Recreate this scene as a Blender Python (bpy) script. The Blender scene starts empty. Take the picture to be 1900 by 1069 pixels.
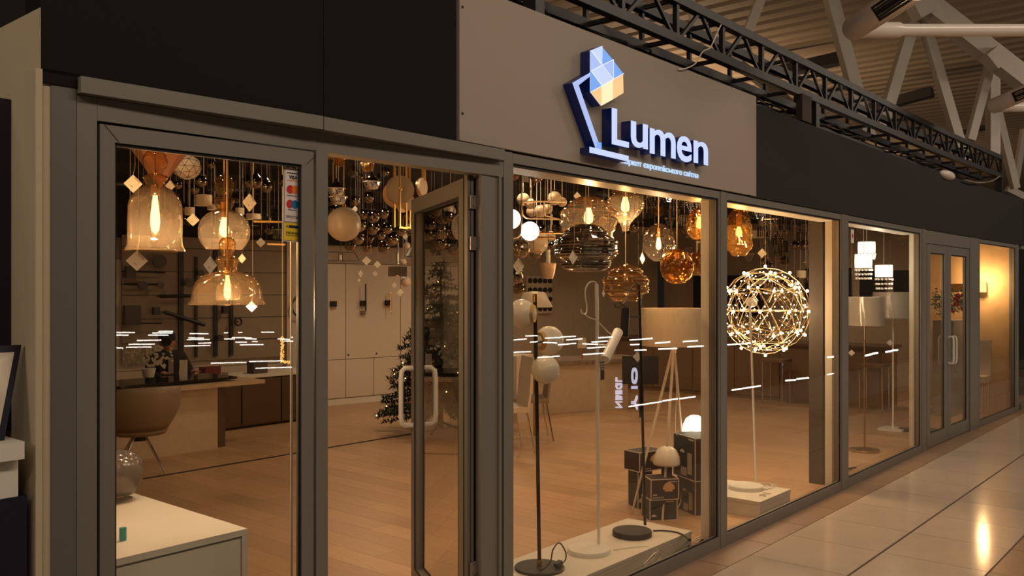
import bpy, bmesh, math, random
from mathutils import Vector, Matrix, Euler
R = random.Random(7)
D = bpy.data
SC = bpy.context.scene
COL = SC.collection
PI = math.pi
# ------------------------------------------------------------------ camera
F = 1623.0; HC = 1.65; HY = 541.0
VX, VY = 0.7604, 0.6494            # view axis in plan (X runs along the shop front, Y into the shop)
cam_d = D.cameras.new('camera'); cam = D.objects.new('camera', cam_d); COL.objects.link(cam)
cam.location = (0, 0, HC)
cam.rotation_euler = (PI/2, 0, math.atan2(VY, VX) - PI/2)
cam_d.sensor_width = 36; cam_d.lens = F/1900*36
cam_d.shift_y = (HY-534.5)/1900
cam_d.clip_start = 0.05; cam_d.clip_end = 300
SC.camera = cam
# ------------------------------------------------------------------ world, exposure
w = D.worlds.new('world'); SC.world = w; w.use_nodes = True
bg = w.node_tree.nodes['Background']; bg.inputs[0].default_value = (0.9, 0.72, 0.52, 1); bg.inputs[1].default_value = 0.012
vs = SC.view_settings
vs.view_transform = 'Standard'; vs.look = 'None'; vs.gamma = 1; vs.use_curve_mapping = False; vs.exposure = 0.0
cy = SC.cycles
cy.use_denoising = True
cy.max_bounces = 8; cy.diffuse_bounces = 3; cy.glossy_bounces = 4; cy.transmission_bounces = 8; cy.transparent_max_bounces = 40
cy.sample_clamp_indirect = 4.0; cy.sample_clamp_direct = 0; cy.caustics_reflective = False; cy.caustics_refractive = False
WARM = (1.0, 0.70, 0.43); MALL = (1.0, 0.81, 0.63)
def lamp(name, kind, loc, power, col, size=0.1, aim=None, spot=None, blend=0.6):
    l = D.lights.new(name, kind); o = D.objects.new(name, l); COL.objects.link(o)
    o.location = loc; l.energy = power; l.color = col
    if kind == 'AREA': l.shape = 'RECTANGLE'; l.size = size[0]; l.size_y = size[1]
    else: l.shadow_soft_size = size
    if spot: l.spot_size = math.radians(spot); l.spot_blend = blend
    if aim is not None:
        d = Vector(aim) - Vector(loc); o.rotation_euler = d.to_track_quat('-Z', 'Y').to_euler()
    return o
# mall hall lights above the walkway (behind and beside the camera)
for x in (-3.0, 3.5, 10.0, 17.0):
    lamp('mall_fill', 'AREA', (x, -2.2, 5.6), 118, MALL, (4.5, 0.6), aim=(x+0.6, 1.2, 0.6))
lamp('mall_fill', 'AREA', (-5.0, 2.6, 4.2), 75, MALL, (2.5, 0.6), aim=(1.2, 3.4, 1.3))  # unseen light added at left to brighten the side wall and counter
# a few uplights on the hall roof
for x, y, p in ((9, 9, 90), (20, 12, 260), (34, 16, 420)):
    lamp('roof_uplight', 'AREA', (x, y, 3.9), p, (1.0, 0.66, 0.38), (3, 3), aim=(x+1, y, 9))
# shop ceiling downlights
for x, y, p in ((2.0, 3.9, 17), (3.6, 4.6, 48), (5.4, 4.6, 52), (7.4, 4.6, 60), (9.6, 4.2, 40), (12.0, 4.4, 70), (3.0, 6.8, 16), (5.6, 6.8, 50), (8.2, 6.6, 60), (11.0, 6.4, 95),
                (4.5, 9.2, 20), (7.2, 8.6, 75), (9.6, 8.2, 80), (12.2, 7.8, 100), (13.6, 5.2, 70), (8.8, 5.8, 40)):
    lamp('downlight', 'SPOT', (x, y, 2.86), p*.9, WARM, 0.05, aim=(x, y+0.001, 0), spot=168, blend=1.0)
# window display downlights close behind the glass
for x, p in ((1.5, 10), (3.5, 16), (4.5, 16), (5.15, 12), (5.8, 22), (6.6, 24), (7.3, 22), (8.3, 14), (9.2, 12)):
    lamp('window_spot', 'SPOT', (x, 2.98, 2.84), p*1.5, (1, 0.66, 0.36) if x < 8 else (1, 0.8, 0.6), 0.03, aim=(x, 3.0, 0), spot=120, blend=1.0)
lamp('wall_washer', 'POINT', (13.38, 2.90, 1.78), 34, (1, .60, .28), 0.05)

# ------------------------------------------------------------------ photo geometry -> world
def ray(px):
    l = (px-950)/F
    return (VX + l*VY, VY - l*VX)
def PY(px, py, Y):                 # point seen at (px,py) at depth Y into the shop
    rx, ry = ray(px); t = Y/ry
    return Vector((rx*t, Y, HC-(py-HY)*t/F))
def PT(px, py, t):                 # point at view depth t
    rx, ry = ray(px)
    return Vector((rx*t, ry*t, HC-(py-HY)*t/F))
def PZ(px, py, z):                 # point on the horizontal plane z
    t = (HC-z)*F/(py-HY); rx, ry = ray(px)
    return Vector((rx*t, ry*t, z))
def SY(px, Y): return Y/ray(px)[1]/F   # metres per pixel there
FV = [(0.6, 2.78), (2.06, 2.672), (3.09, 2.66), (9.66, 2.655), (11.85, 2.61), (14.2, 2.53), (22, 2.26)]
def fac(px):                       # point of the shop front seen in column px
    rx, ry = ray(px)
    for (x0, y0), (x1, y1) in zip(FV, FV[1:]):
        dx, dy = x1-x0, y1-y0
        det = rx*(-dy) + dx*ry
        if abs(det) < 1e-9: continue
        t = (x0*(-dy) + dx*y0)/det
        s = (rx*y0 - ry*x0)/det
        if -1e-6 <= s <= 1+1e-6 and t > 0: return Vector((rx*t, ry*t, 0))
    return Vector((x1, y1, 0))
def fo(px, off):                    # same column, on the shop front shifted by off (for faces that stand proud)
    a = fac(px)
    for (x0, y0), (x1, y1) in zip(FV, FV[1:]):
        if a.x <= x1 or (x1, y1) == FV[-1]: break
    d = Vector((x1-x0, y1-y0)).normalized(); n = Vector((-d.y, d.x)); rx, ry = ray(px)
    ox, oy = a.x+n.x*off, a.y+n.y*off; det = rx*(-d.y)+d.x*ry; t = (ox*(-d.y)+d.x*oy)/det
    return Vector((rx*t-n.x*off, ry*t-n.y*off, 0))
def fx(x):
    for (x0, y0), (x1, y1) in zip(FV, FV[1:]):
        if x <= x1: return y0 + (y1-y0)*(x-x0)/(x1-x0)
    return FV[-1][1]
# ------------------------------------------------------------------ materials
MC = {}
def nn(t, ty, **k):
    n = t.nodes.new(ty)
    for a, b in k.items(): setattr(n, a, b)
    return n
def mat(name, col, rough=0.5, metal=0.0, emit=None, es=0.0, vary=0.10, scale=14.0, bump=0.0, coat=0.0, spec=None, ior=None, rnd=0.0, stretch=None):
    if name in MC: return MC[name]
    m = D.materials.new(name); m.use_nodes = True; t = m.node_tree; b = t.nodes['Principled BSDF']
    b.inputs['Roughness'].default_value = rough; b.inputs['Metallic'].default_value = metal
    if coat: b.inputs['Coat Weight'].default_value = coat
    if spec is not None: b.inputs['Specular IOR Level'].default_value = spec
    tc = nn(t, 'ShaderNodeTexCoord'); no = nn(t, 'ShaderNodeTexNoise'); no.inputs['Scale'].default_value = scale; no.inputs['Detail'].default_value = 3
    src = tc.outputs['Object']
    if stretch:
        mp = nn(t, 'ShaderNodeMapping'); mp.inputs['Scale'].default_value = stretch; t.links.new(src, mp.inputs[0]); src = mp.outputs[0]
    t.links.new(src, no.inputs['Vector'])
    mx = nn(t, 'ShaderNodeMix', data_type='RGBA')
    c = (*col, 1)
    mx.inputs['A'].default_value = tuple(v*(1-vary) for v in col)+(1,); mx.inputs['B'].default_value = tuple(min(1, v*(1+vary)) for v in col)+(1,)
    t.links.new(no.outputs['Fac'], mx.inputs['Factor'])
    out = mx.outputs['Result']
    if rnd:
        oi = nn(t, 'ShaderNodeObjectInfo'); mr = nn(t, 'ShaderNodeMapRange'); mr.inputs['To Min'].default_value = 1-rnd; mr.inputs['To Max'].default_value = 1+rnd
        t.links.new(oi.outputs['Random'], mr.inputs['Value'])
        hs = nn(t, 'ShaderNodeHueSaturation'); t.links.new(out, hs.inputs['Color']); t.links.new(mr.outputs[0], hs.inputs['Value']); out = hs.outputs[0]
    t.links.new(out, b.inputs['Base Color'])
    if bump:
        bp = nn(t, 'ShaderNodeBump'); bp.inputs['Strength'].default_value = bump; bp.inputs['Distance'].default_value = 0.01
        t.links.new(no.outputs['Fac'], bp.inputs['Height']); t.links.new(bp.outputs[0], b.inputs['Normal'])
    if emit:
        b.inputs['Emission Color'].default_value = (*emit, 1); b.inputs['Emission Strength'].default_value = es
    MC[name] = m; return m
def glassmat(name, tint, edge, gl=(1, 1, 1), base=0.05, pw=4.0, amp=0.9, rough=0.0, onesided=False, ripple=0.0, rscale=6, tl=0.0, tlc=(1, .7, .4)):
    if name in MC: return MC[name]
    m = D.materials.new(name); m.use_nodes = True; t = m.node_tree; t.nodes.clear()
    o = nn(t, 'ShaderNodeOutputMaterial'); lw = nn(t, 'ShaderNodeLayerWeight'); lw.inputs['Blend'].default_value = 0.5
    p = nn(t, 'ShaderNodeMath', operation='POWER'); p.inputs[1].default_value = pw; t.links.new(lw.outputs['Facing'], p.inputs[0])
    ma = nn(t, 'ShaderNodeMath', operation='MULTIPLY_ADD', use_clamp=True); ma.inputs[1].default_value = amp; ma.inputs[2].default_value = base; t.links.new(p.outputs[0], ma.inputs[0])
    f = ma.outputs[0]
    if onesided:
        g = nn(t, 'ShaderNodeNewGeometry'); s = nn(t, 'ShaderNodeMath', operation='SUBTRACT'); s.inputs[0].default_value = 1; t.links.new(g.outputs['Backfacing'], s.inputs[1])
        mu = nn(t, 'ShaderNodeMath', operation='MULTIPLY'); t.links.new(f, mu.inputs[0]); t.links.new(s.outputs[0], mu.inputs[1]); f = mu.outputs[0]
    tr = nn(t, 'ShaderNodeBsdfTransparent'); mx = nn(t, 'ShaderNodeMix', data_type='RGBA'); mx.inputs['A'].default_value = (*tint, 1); mx.inputs['B'].default_value = (*edge, 1)
    p2 = nn(t, 'ShaderNodeMath', operation='POWER'); p2.inputs[1].default_value = 2.2; t.links.new(lw.outputs['Facing'], p2.inputs[0]); t.links.new(p2.outputs[0], mx.inputs['Factor'])
    t.links.new(mx.outputs['Result'], tr.inputs[0])
    go = nn(t, 'ShaderNodeBsdfGlossy'); go.inputs['Color'].default_value = (*gl, 1); go.inputs['Roughness'].default_value = rough
    if ripple:
        tc = nn(t, 'ShaderNodeTexCoord'); no = nn(t, 'ShaderNodeTexNoise'); no.inputs['Scale'].default_value = rscale; t.links.new(tc.outputs['Object'], no.inputs['Vector'])
        bp = nn(t, 'ShaderNodeBump'); bp.inputs['Strength'].default_value = ripple; bp.inputs['Distance'].default_value = 0.05
        t.links.new(no.outputs['Fac'], bp.inputs['Height']); t.links.new(bp.outputs[0], go.inputs['Normal'])
    trs = tr.outputs[0]
    if tl:                                   # faint milky scatter of tinted blown glass
        tlb = nn(t, 'ShaderNodeBsdfTranslucent'); tlb.inputs[0].default_value = (*tlc, 1); m0 = nn(t, 'ShaderNodeMixShader'); m0.inputs[0].default_value = tl
        t.links.new(tr.outputs[0], m0.inputs[1]); t.links.new(tlb.outputs[0], m0.inputs[2]); trs = m0.outputs[0]
    ms = nn(t, 'ShaderNodeMixShader'); t.links.new(f, ms.inputs[0]); t.links.new(trs, ms.inputs[1]); t.links.new(go.outputs[0], ms.inputs[2])
    t.links.new(ms.outputs[0], o.inputs[0]); MC[name] = m; return m
def emis(name, col, s):
    if name in MC: return MC[name]
    m = D.materials.new(name); m.use_nodes = True; t = m.node_tree; t.nodes.clear()
    o = nn(t, 'ShaderNodeOutputMaterial'); e = nn(t, 'ShaderNodeEmission'); e.inputs[0].default_value = (*col, 1); e.inputs[1].default_value = s
    t.links.new(e.outputs[0], o.inputs[0]); MC[name] = m; return m
FRAME = mat('grey_aluminium', (0.205, 0.185, 0.155), 0.42, 0.15, vary=.04, scale=3)
FRAMED = mat('grey_aluminium_darker', (0.15, 0.135, 0.115), 0.45, 0.15, vary=.04, scale=3)
GASKET = mat('black_rubber_gasket', (0.008, 0.007, 0.006), 0.7)
BLACKP = mat('matt_black_panel', (0.020, 0.017, 0.015), 0.75, vary=.05, scale=2, spec=.25)
BEIGEP = mat('taupe_sign_panel', (0.36, 0.30, 0.235), 0.6, vary=.03, scale=1.5)
WALLP = mat('beige_painted_plaster', (0.52, 0.43, 0.29), 0.8, vary=.05, scale=8, bump=.05)
WHITE = mat('white_lacquer', (0.74, 0.68, 0.58), 0.4, vary=.02)
WHITEM = mat('white_painted_metal', (0.75, 0.70, 0.62), 0.35, vary=.02)
CARD = mat('white_card', (0.80, 0.74, 0.66), 0.7, vary=.03)
INK = mat('black_print', (0.01, 0.01, 0.012), 0.6)
BLACKM = mat('black_powder_coat', (0.012, 0.011, 0.010), 0.45)
BRASS = mat('brushed_brass', (0.72, 0.42, 0.12), 0.25, 1.0)
GOLD = mat('satin_gold_metal', (0.80, 0.47, 0.14), 0.3, 1.0)
CHROME = mat('chrome', (0.75, 0.72, 0.68), 0.08, 1.0, vary=.01)
SMOKEC = mat('smoked_mirror_glass', (0.30, 0.24, 0.18), 0.04, 1.0, vary=.01)
OPAL = mat('opal_glass', (0.78, 0.70, 0.58), 0.25, vary=.02)
OPALW = mat('opal_glass_matt', (0.62, 0.50, 0.37), 0.35, vary=.02)
GLASSP = glassmat('window_glass', (0.93, 0.92, 0.89), (0.85, 0.84, 0.8), base=0.055, pw=4.5, amp=0.9, onesided=True)
AMBER = glassmat('amber_glass', (0.92, 0.74, 0.48), (0.55, 0.30, 0.09), (1, .86, .62), base=.08, pw=2.0, amp=.8, ripple=.25, tl=.028)
AMBERD = glassmat('deep_amber_glass', (0.90, 0.60, 0.24), (0.5, 0.24, 0.05), (1, .75, .4), base=.14, pw=2, amp=.75, ripple=.6, rscale=14, tl=.022, tlc=(1, .45, .08))
SMOKE = glassmat('grey_smoked_glass', (0.36, 0.33, 0.29), (0.12, 0.10, 0.08), (1, .95, .9), base=.10, pw=2.2, amp=.8, ripple=.3)
CLEARG = glassmat('clear_lamp_glass', (0.90, 0.84, 0.76), (0.55, 0.42, 0.28), (1, .92, .8), base=.10, pw=2.0, amp=.85, ripple=.3, tl=.012, tlc=(1, .8, .6))
CRYST = glassmat('cut_crystal', (0.85, 0.80, 0.74), (0.4, 0.34, 0.3), (1, 1, 1), base=.45, pw=1.5, amp=.6)
BULB = emis('warm_bulb_glow', (1.0, 0.62, 0.28), 34)
BULBS = emis('warm_bulb_envelope', (1.0, 0.60, 0.26), 7.5)
LEDW = emis('warm_led_glow', (1.0, 0.66, 0.34), 60)
OPALG = emis('lit_opal_glow', (1.0, 0.86, 0.66), 3.2)
# ------------------------------------------------------------------ mesh builder
class MB:
    def __init__(s): s.v = []; s.f = []
    def add(s, vs, fs):
        o = len(s.v); s.v += [tuple(v) for v in vs]; s.f += [tuple(i+o for i in f) for f in fs]; return s
    def box(s, x0, y0, z0, x1, y1, z1):
        return s.add([(x0,y0,z0),(x1,y0,z0),(x1,y1,z0),(x0,y1,z0),(x0,y0,z1),(x1,y0,z1),(x1,y1,z1),(x0,y1,z1)],
                     [(3,2,1,0),(4,5,6,7),(0,1,5,4),(1,2,6,5),(2,3,7,6),(3,0,4,7)])
    def obox(s, a, b, w0, w1, z0, z1):          # box along plan line a->b, from offset w0 to w1 on its left side
        a = Vector((a[0], a[1])); b = Vector((b[0], b[1])); d = (b-a).normalized(); n = Vector((-d.y, d.x))
        q = [a+n*w0, b+n*w0, b+n*w1, a+n*w1]
        return s.add([(p.x,p.y,z0) for p in q]+[(p.x,p.y,z1) for p in q], [(3,2,1,0),(4,5,6,7),(0,1,5,4),(1,2,6,5),(2,3,7,6),(3,0,4,7)])
    def bar(s, a, b, wx, wz=None, up=(0,0,1)):   # rectangular bar between two points
        wz = wz or wx; a = Vector(a); b = Vector(b); d = (b-a).normalized(); u = Vector(up)
        if abs(d.dot(u)) > .98: u = Vector((0,1,0))
        r = d.cross(u).normalized()*wx/2; u = r.cross(d).normalized()*wz/2
        vs = [a-r-u,a+r-u,a+r+u,a-r+u,b-r-u,b+r-u,b+r+u,b-r+u]
        return s.add(vs, [(3,2,1,0),(4,5,6,7),(0,1,5,4),(1,2,6,5),(2,3,7,6),(3,0,4,7)])
    def tube(s, pts, r, n=8, cap=True):
        pts = [Vector(p) for p in pts]; rings = []; L = len(pts); u = None
        rr = r if isinstance(r, (list, tuple)) else [r]*L
        for i, p in enumerate(pts):
            d = (pts[min(i+1, L-1)]-pts[max(i-1, 0)]).normalized()
            if u is None:
                u = Vector((0,0,1)) if abs(d.z) < .9 else Vector((1,0,0))
            x = d.cross(u).normalized(); u = x.cross(d).normalized()
            rings.append([p + (x*math.cos(2*PI*k/n)+u*math.sin(2*PI*k/n))*rr[i] for k in range(n)])
        vs = [v for g in rings for v in g]; fs = []
        for i in range(L-1):
            for k in range(n): fs.append((i*n+k, i*n+(k+1)%n, (i+1)*n+(k+1)%n, (i+1)*n+k))
        if cap: fs.append(tuple(range(n))[::-1]); fs.append(tuple((L-1)*n+k for k in range(n)))
        return s.add(vs, fs)
    def lathe(s, prof, n=32, c=(0,0,0), sx=1, sy=1):
        c = Vector(c); vs = []; fs = []
        for r, z in prof:
            for k in range(n): vs.append((c.x+r*sx*math.cos(2*PI*k/n), c.y+r*sy*math.sin(2*PI*k/n), c.z+z))
        for i in range(len(prof)-1):
            for k in range(n): fs.append((i*n+k, i*n+(k+1)%n, (i+1)*n+(k+1)%n, (i+1)*n+k))
        return s.add(vs, fs)
    def sph(s, c, r, n=20, m=12, sz=1):
        return s.lathe([(max(1e-5, r*math.sin(PI*i/m)), -r*sz*math.cos(PI*i/m)) for i in range(m+1)], n, c)
    def prism(s, pts, off):                      # polygon pts (3d list) extruded by vector off
        n = len(pts); off = Vector(off); a = [Vector(p) for p in pts]; b = [p+off for p in a]
        return s.add(a+b, [tuple(range(n))[::-1], tuple(range(n, 2*n))]+[(i, (i+1)%n, n+(i+1)%n, n+i) for i in range(n)])
    def mesh(s, name, m=None, smooth=None):
        me = D.meshes.new(name); me.from_pydata(s.v, [], s.f); me.update()
        if m: me.materials.append(m)
        bm = bmesh.new(); bm.from_mesh(me); bmesh.ops.recalc_face_normals(bm, faces=bm.faces)
        if smooth is not None:
            for f in bm.faces: f.smooth = True
            for e in bm.edges:
                if len(e.link_faces) == 2 and e.calc_face_angle(0) > math.radians(smooth): e.smooth = False
        bm.to_mesh(me); bm.free(); return me
    def build(s, name, m, parent=None, smooth=None, **k):
        return link(name, s.mesh(name, m, smooth), parent, **k)
def link(name, me, parent=None, loc=None, rot=None, scale=None, label=None, **k):
    o = D.objects.new(name, me); COL.objects.link(o)
    if loc is not None: o.location = loc
    if rot is not None: o.rotation_euler = rot
    if scale is not None: o.scale = (scale,)*3 if isinstance(scale, (int, float)) else scale
    if parent is not None:
        o.parent = parent
        if k.pop('world', True): o.matrix_parent_inverse = Matrix.LocRotScale(parent.location, parent.rotation_euler, parent.scale).inverted()
    if label: o['label'] = label
    for a, b in k.items(): o[a] = b
    return o
def T(name, label, cat, loc=(0,0,0), group=None):
    o = D.objects.new(name, None); COL.objects.link(o); o.location = loc; o['label'] = label; o['category'] = cat
    o.empty_display_size = .05
    if group: o['group'] = group
    return o
def tag(o, label, cat, group=None):
    o['label'] = label; o['category'] = cat
    if group: o['group'] = group
    return o
def struct(o): o['kind'] = 'structure'; return o
def smooth_path(pts, n=6):
    pts = [Vector(p) for p in pts]; out = []
    for i in range(len(pts)-1):
        p0, p1, p2, p3 = pts[max(i-1,0)], pts[i], pts[i+1], pts[min(i+2, len(pts)-1)]
        for k in range(n):
            t = k/n
            out.append(0.5*((2*p1)+(p2-p0)*t+(2*p0-5*p1+4*p2-p3)*t*t+(3*p1-p0-3*p2+p3)*t**3))
    out.append(pts[-1]); return out
TX = {}
def textmesh(s, offset=0.0, extrude=0.0, res=4):
    key = (s, offset, extrude)
    if key in TX: return TX[key].copy()
    c = D.curves.new('text', 'FONT'); c.body = s; c.offset = offset; c.extrude = extrude; c.resolution_u = res
    o = D.objects.new('text', c); COL.objects.link(o); dg = bpy.context.evaluated_depsgraph_get(); dg.update()
    me = D.meshes.new_from_object(o.evaluated_get(dg)); D.objects.remove(o); D.curves.remove(c); TX[key] = me
    return me.copy()
def fit_text(name, s, m, p00, p10, h, parent=None, offset=0.0, thick=0.0, normal=None, stretch=True, **k):
    """text running from world point p00 to p10 (baseline), glyph box height h, standing upright"""
    me = textmesh(s, offset, 0.02); xs = [v.co.x for v in me.vertices]; ys = [v.co.y for v in me.vertices]
    x0, x1, y0, y1 = min(xs), max(xs), min(ys), max(ys)
    p00 = Vector(p00); p10 = Vector(p10); d = (p10-p00); up = Vector((0,0,1))
    nr = Vector(normal) if normal is not None else Vector((d.y, -d.x, 0)).normalized()
    for v in me.vertices:
        u = (v.co.x-x0)/(x1-x0); q = (v.co.y-y0)/(y1-y0)*h
        v.co = p00 + d*u + up*q + nr*(thick if v.co.z > 0 else 0)
    me.materials.clear(); me.materials.append(m); me.update()
    return link(name, me, parent, **k)
# ================================================================== SETTING
ZT, ZM, ZH = 2.294, 2.243, 2.174      # top of frames, under trim strip, door head
def fb(mb, p0, p1, z0, z1, y0=-0.03, y1=0.05):   # box on the shop front between two photo columns
    a = fo(p0, y0); b = fo(p1, y0); mb.obox(a, b, y0, y1, z0, z1); return mb
def fp(px, z, off=0.0):
    a = fac(px); return Vector((a.x, a.y+off, z))
# --- mall floor ---------------------------------------------------
GROUT = mat('dark_grout', (0.09, 0.06, 0.04), 0.8)
TILE = mat('polished_beige_tile', (0.60, 0.48, 0.37), 0.13, vary=.07, scale=5, rnd=.04, spec=.6)
TILEB = mat('brown_border_tile', (0.33, 0.21, 0.13), 0.30, vary=.18, scale=9, rnd=.08, stretch=(1, 8, 1))
fl = struct(MB().box(-6, -1.0, -0.25, 24, 2.62, -0.006).box(-6, 2.62, -.25, 1.0, 3.6, -.006).build('floor', GROUT))
tm = MB().box(-.2965, -.2965, -.006, .2965, .2965, 0).mesh('tile', TILE)
bm_ = MB().box(-.2965, -.117, -.006, .2965, .117, 0).mesh('tile', TILEB)
bm2 = MB().box(-.2965, -.147, -.006, .2965, .147, 0).mesh('tile', TILEB)
n = 0
for i in range(-4, 27):
    x = 5.13 + .6*i - .3
    if x > 21: continue
    for y in (2.12, 1.51): link('tile', tm, fl, (x, y-(.0 if y > 2 else 0), 0))
    if x > 3.4: link('tile', bm_, fl, (x+.3, 2.54, 0))
    for k, y in enumerate((1.055, .755)): link('tile', bm2, fl, (x+.3*k, y, 0))
MB().box(-6, -1.0, -.004, 24, .60, 0).build('tile_field', TILE, fl, kind='stuff')
# --- lower hall seen only mirrored in the glass -----------------------
struct(MB().box(-30, -60, -5.2, 60, -1.2, -5.0).build('floor_lower', mat('lower_hall_floor', (0.10, 0.07, 0.05), 0.6)))
struct(MB().box(-6, -1.2, -.6, 24, -1.0, -.004).build('trim_11', FRAMED))
# --- shop floor -------------------------------------------------------
WOOD = mat('light_oak_laminate', (0.46, 0.280, 0.152), 0.36, vary=.22, scale=6, rnd=.10, stretch=(9, .8, 1))
sf = struct(MB().box(1.07, 2.70, -.2, 16.0, 12.2, -.006).build('floor_shop', mat('plank_joint', (0.16, 0.09, 0.045), .7)))
pl = MB().box(-.0955, -.645, -.006, .0955, .645, 0).mesh('plank', WOOD)
cand = []
for i in range(0, 76):
    x = 1.17 + .193*i
    for j in range(-1, 9):
        y = 2.75 + .65 + j*1.292 + (i*37 % 10)*.129
        y0, y1 = max(2.70, y-.645), min(12.1, y+.645)
        if y1-y0 < .15: continue
        cand.append((math.hypot(x, (y0+y1)/2), x, y0, y1))
cand.sort()
rest = MB()
for k, (d, x, y0, y1) in enumerate(cand):
    full = y1-y0 > 1.28
    if k < 300: link('plank', pl, sf, (x, (y0+y1)/2, 0), scale=(1, (y1-y0)/1.29, 1))
    else: rest.box(x-.0955, y0, -.006, x+.0955, y1-.003, 0)
rest.build('plank_rest', WOOD, sf, kind='stuff')
MB().box(2.2, 7.45, 0, 9.5, 7.48, .006).build('floor_strip', BLACKM, sf)
# --- walls of the shop --------------------------------------------------
DARKW_ = mat('dark_bulkhead', (0.018, 0.014, 0.011), 0.85)
CAB = mat('warm_white_cabinet_front', (0.66, 0.55, 0.43), 0.5, vary=.03, rnd=.02)
DARKW = mat('dark_ceiling_paint', (0.020, 0.017, 0.014), 0.9)
A0 = Vector((8.45, 10.15)); AD = Vector((.985, -.174))
def ws(px):                       # distance along the back wall for a photo column
    rx, ry = ray(px); det = rx*(-AD.y) + AD.x*ry
    return (rx*A0.y - ry*A0.x)/det*-1 if False else (A0.x*ry - A0.y*rx)/(AD.y*rx - AD.x*ry)
def wp(s, off=0.0, z=0.0):
    p = A0 + AD*s + Vector((AD.y, -AD.x))*off      # off > 0 towards the camera
    return Vector((p.x, p.y, z))
struct(MB().obox(wp(-8.2), wp(6.6), 0.0, 0.15, 0, 2.9).build('wall_back', mat('back_wall_paint', (0.50, 0.40, 0.30), .8)))
struct(MB().obox(wp(-8.0, .0), wp(2.6, .0), -.06, 0, 2.32, 2.9).build('wall_back_upper', DARKW_))
wr = struct(MB().box(15.2, 2.95, 0, 15.35, 9.0, 2.9).build('wall_right', mat('greige_wall_paint', (0.56, 0.44, 0.33), .85)))
struct(MB().box(1.07, 2.80, 2.90, 15.3, 12.2, 2.925).build('ceiling', DARKW))
struct(MB().obox(wp(-6.6, .03), wp(3.2, .03), -.01, .0, 0, .09).build('baseboard_back', WHITE))
# cabinet wall
s0 = ws(638.5); s1 = ws(740); ds = s1-s0
cw = T('cabinet_wall', 'long wall of tall warm white cupboards with thin seams at the back of the shop', 'cupboards', wp(s0, .02))
MB().obox(wp(s0-7*ds, .0), wp(s0+3*ds, .0), -.02, 0, .09, 2.06).build('carcass', mat('shadow_gap', (.10, .07, .05), .8), cw)
for k in range(-7, 3):
    a = s0+k*ds; zl = .66
    MB().obox(wp(a+.006), wp(a+ds-.006), -.05, -.02, zl+.004, 2.05).build('door', CAB, cw)
    for h in range(2): MB().obox(wp(a+.006+h*ds/2), wp(a+ds/2-.006+h*ds/2), -.05, -.02, .10, zl-.004).build('door', CAB, cw)
for px in (643, 695): p = wp(ws(px), .055, .72); MB().sph(p, .014, 8, 6).build('knob', BLACKM, cw)
# side wall inside the far window, lit by a sconce
struct(MB().box(13.62, 2.62, 0, 13.72, 3.72, 2.6).build('wall_partition', mat('patterned_wallpaper', (0.62, 0.42, 0.22), .7, vary=.25, scale=5)))
# --- exterior side wall ------------------------------------------------
struct(MB().box(1.045, 2.79, 0, 1.16, 11.7, 2.478).box(1.045, 2.702, 2.30, 1.0472, 2.79, 2.478).build('wall_side', WALLP)); struct(MB().box(1.09, 2.82, 2.478, 1.16, 11.7, 2.9).build('wall_side_upper', BLACKP))
mb = MB(); fb(mb, 66, 79, 0, 2.30, -.045, .05); fb(mb, 79.5, 95, 0, 2.285, -.03, .05)
struct(mb.build('trim_1', WALLP))
struct(MB().box(-6, 3.9, 2.62, 1.0, 4.1, 4.5).build('dark_void_sheet', mat('dark_void_navy', (0.004, 0.007, 0.014), .8)))  # added dark sheet standing in for the unlit mall void
# --- fascia ----------------------------------------------------------------
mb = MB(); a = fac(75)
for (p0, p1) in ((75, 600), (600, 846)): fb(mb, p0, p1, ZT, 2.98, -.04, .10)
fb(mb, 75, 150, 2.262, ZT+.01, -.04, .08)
struct(mb.build('wall_front', mat('shaded_black_panel', (0.011, 0.0095, 0.008), 0.8, vary=.05, scale=2, spec=.15)))  # darker copy of the black panel, weaker light put into its colour
mb = MB()
for p0, p1 in ((1393, 1712), (1712, 1815), (1815, 1899.5)): fb(mb, p0, p1, ZT, 2.93, -.04, .10)
mb.obox(fac(1899), (20, 2.33), -.04, .1, ZT, 2.93)
struct(mb.build('wall_front_right', BLACKP))
sb = T('sign_board', 'plain taupe rectangular fascia board carrying the lit shop sign', 'sign board', fp(1116, ZT))
PB = Vector(fac(840)); PE = Vector(fac(1393))
def bx_(mb, z0, z1, y0, y1, x0=PB.x-.005, x1=PE.x): return mb.box(x0, y0, z0, x1, y1, z1)
bx_(MB(), ZT+.008, 2.985, 2.618, 2.66).build('panel', BEIGEP, sb)
for z in (2.42, 2.88): MB().sph((PB.x+.012, 2.617, z), .006, 8, 6).build('screw', BLACKM, sb)
struct(MB().box(PB.x, 2.66, ZT, PE.x, 2.78, 2.97).build('wall_front_middle', BLACKP))
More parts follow.
